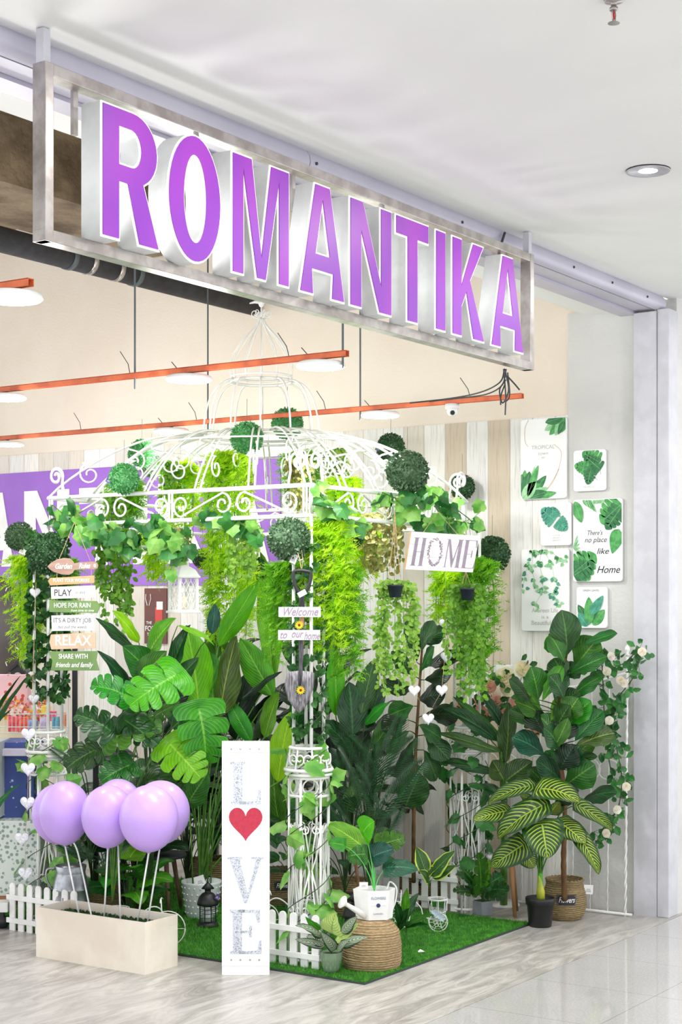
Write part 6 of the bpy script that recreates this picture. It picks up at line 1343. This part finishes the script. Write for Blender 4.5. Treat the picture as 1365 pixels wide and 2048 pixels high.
M_blue = flowerpaper('blue_star_paper', (66, 84, 150), (190, 200, 228), 26, .2); M_leafp = flowerpaper('grey_leaf_paper', (206, 214, 208), (132, 152, 142), 42, .44); M_pinkp = flowerpaper('pink_flower_paper', (250, 204, 214), (220, 90, 70), 24, .3)
pk(30, 1555, 96, 150, 8.75, M_blue, 'dark blue fabric roll box dotted with little stars under the display table', 'box', 'storage_box', .3)
pk(-22, 1555, 62, 150, 8.6, pmat('grey_cloth', (198, 202, 208), .8), 'plain pale grey cloth end beside the blue star box', 'box', 'storage_box', .3)
pk(25, 1500, 120, 14, 8.7, pmat('lilac_cloth', (214, 204, 224), .8), 'folded lilac cloth lying on the blue star box', 'cloth', 'folded_cloth', .3)
pk(28, 1708, 130, 150, 8.65, M_leafp, 'large pale box printed with grey leaves behind the left fence', 'box', 'storage_box', .35)
pk(20, 1642, 150, 12, 8.68, M_black, 'black tray edge between the blue box and the leaf print box', 'tray', 'tray', .35)
pk(10, 1794, 60, 22, 8.6, pmat('kraft', (150, 100, 66), .8), 'brown cardboard strip box on the white trolley', 'box', 'cardboard_box', .3)
tr_ = thing('trolley', 'low white trolley with black castors at the left edge', 'trolley', PV(0, 1812, 8.45), CAMROT); tr_.location.z = .085
MB().box((-.02, .1, .035), (.16, .4, .05)).build('deck', M_white, tr_, bevel=.003)
for x in (-.06, .02): MB().lathe([(0, -.012), (.034, -.012), (.036, 0), (.034, .012), (0, .012)], 24, M=Matrix.Translation((x, -.04, -.05)) @ Matrix.Rotation(R(90), 4, 'X')).build('castor', M_black, tr_, True); MB().box((x, -.04, -.01), (.02, .03, .05)).build('fork', M_black, tr_)
pk(20, 1385, 78, 72, 9.6, M_pinkp, 'pink flower printed carton on the display table', 'box', 'carton', .12)
pk(25, 1455, 100, 60, 9.5, flowerpaper('yellow_paper', (252, 244, 206), (240, 200, 90), 20, .3), 'cream and yellow carton in front of the pink one', 'box', 'carton', .1)
cols = [(214, 66, 76), (226, 82, 60), (120, 150, 214), (200, 176, 220), (228, 90, 130), (250, 206, 80), (90, 170, 200), (236, 120, 70)]
nms = ['red', 'orange red', 'blue', 'lilac', 'pink', 'yellow', 'teal', 'orange']
for i, (x, y, w, h) in enumerate([(28, 1448, 22, 30), (48, 1450, 20, 32), (66, 1452, 18, 24), (90, 1448, 18, 28), (105, 1432, 16, 20), (92, 1420, 18, 16), (112, 1446, 14, 26), (126, 1440, 12, 30)]):
    pk(x, y, w, h, 9.3, pmat('packet_'+nms[i].replace(' ', '_'), cols[i], .5, c2=tuple(min(255, c+40) for c in cols[i]), ns=30), nms[i]+' goods packet in the wire basket on the display table', 'packet', 'goods_packet', .03, 'small packets in the wire basket')
wb = thing('wire_basket', 'white wire basket of packets at the front of the display table', 'basket', PV(75, 1466, 9.2), CAMROT); q = mpp(9.2); b = MB()
for z in (0, 12, 38): b.tube([(-75*q, 0, z*q), (62*q, 0, z*q)], .003, 5)
for k in range(18): b.tube([((-75+k*8)*q, 0, 0), ((-75+k*8)*q, 0, 38*q)], .0015, 4)
b.build('mesh', M_wire, wb)
fl = thing('flower_bunch', 'small bunch of pink and white paper flowers on the left display', 'flowers', PV(30, 1425, 9.4)); 
for j, m in enumerate((pmat('f_pink', (240, 150, 160), .6), pmat('f_red', (214, 90, 100), .6), M_rosew, M_sun)):
    b = MB()
    for k in range(70): p = Vector(RT)*r.uniform(-.17, .2)+UP*r.uniform(-.05, .08)+FW*r.uniform(-.06, .06); tinyleaf(b, p, rndunit(r), -FW, .028, .010)
    b.build('blossom', m, fl)
bh = thing('birdhouse', 'little black birdhouse behind the pink carton at the left', 'birdhouse', PV(40, 1360, 9.7), CAMROT); q = mpp(9.7)
MB().prism([(-14*q, 0), (12*q, 0), (14*q, 20*q), (0, 36*q), (-16*q, 22*q)], -.05, .05).build('body', M_dark, bh)
MB().prism([(-20*q, 20*q), (-18*q, 16*q), (0, 32*q), (14*q, 14*q), (17*q, 17*q), (0, 39*q)], -.07, .07).build('roof', M_black, bh); MB().lathe([(0, 0), (8*q, 0), (8*q, .003), (0, .003)], 20, M=Matrix.Translation((-1*q, -.052, 8*q)) @ Matrix.Rotation(R(90), 4, 'X')).build('opening', M_white, bh)
ck = thing('wall_clock', 'large dark round disc on the wall at the left edge', 'clock', PX(-14, 1253, WALLX-.03), PROT)
MB().lathe([(0, 0), (.36, 0), (.37, .01), (.36, .02), (0, .016)], 64, M=Matrix.Rotation(R(90), 4, 'X')).build('face', pmat('dark_disc', (92, 82, 76), .4, c2=(76, 66, 62), ns=3), ck, True)
for k in range(12): a = 2*PI*k/12; MB().box((0, 0, 0), (.008, .002, .03), M=Matrix.Rotation(a, 4, 'Y') @ Matrix.Translation((0, -.019, .31))).build('hour_mark', M_tagw, ck)
fs_ = thing('coffee_poster', 'dark brown poster with white lettering behind the hanging lantern', 'poster', PX(312, 1232, WALLX-.02), PROT); q = mpp(10.8)*1.15
MB().box((0, 0, 0), (50*q, .01, 96*q)).build('panel', pmat('poster_brown', (112, 62, 54), .5), fs_)
MB().box((8*q, -.006, -2*q), (16*q, .002, 34*q)).build('cup_print', pmat('poster_red', (216, 72, 60), .5), fs_); MB().box((10*q, -.0065, 18*q), (14*q, .002, 14*q)).build('cup_lid_print', M_white, fs_)
mobj('lettering', text_mesh('THE', 7*q, 0, .001, .0004), M_white, fs_, (-14*q, -.007, -12*q)); mobj('lettering', text_mesh('FOR', 12*q, 0, .001, .0008), M_white, fs_, (-12*q, -.007, -22*q)); mobj('lettering', text_mesh('THE', 7*q, 0, .001, .0004), M_white, fs_, (-12*q, -.007, -32*q))
wg = MB()
for f in (-1, 1): wg.tube([((-16+f*2)*q, -.007, 18*q), ((-16+f*6)*q, -.007, 30*q), ((-16+f*5)*q, -.007, 38*q)], .8*q, 5)
wg.build('emblem', M_white, fs_)
bs = thing('display_rack', 'black display rack standing behind the monstera stems', 'rack', P_(222, 9.0, 0), CAMROT); q = mpp(9)
for x in (-30, 25): MB().box((x*q, 0, .42), (.03, .03, .84)).build('post', M_black, bs)
for z in (.10, .45, .82): MB().box((-3*q, .02, z), (62*q, .2, .03)).build('shelf', M_black, bs)
tp = thing('standing_frame', 'tall thin dark frame edge behind the left pillar', 'frame', P_(150, 9.9, 0), CAMROT); MB().box((0, 0, .75), (.03, .03, 1.5)).build('upright', M_dark, tp); MB().box((.18, .0, .55), (.3, .02, .9)).build('white_panel', M_white, tp)
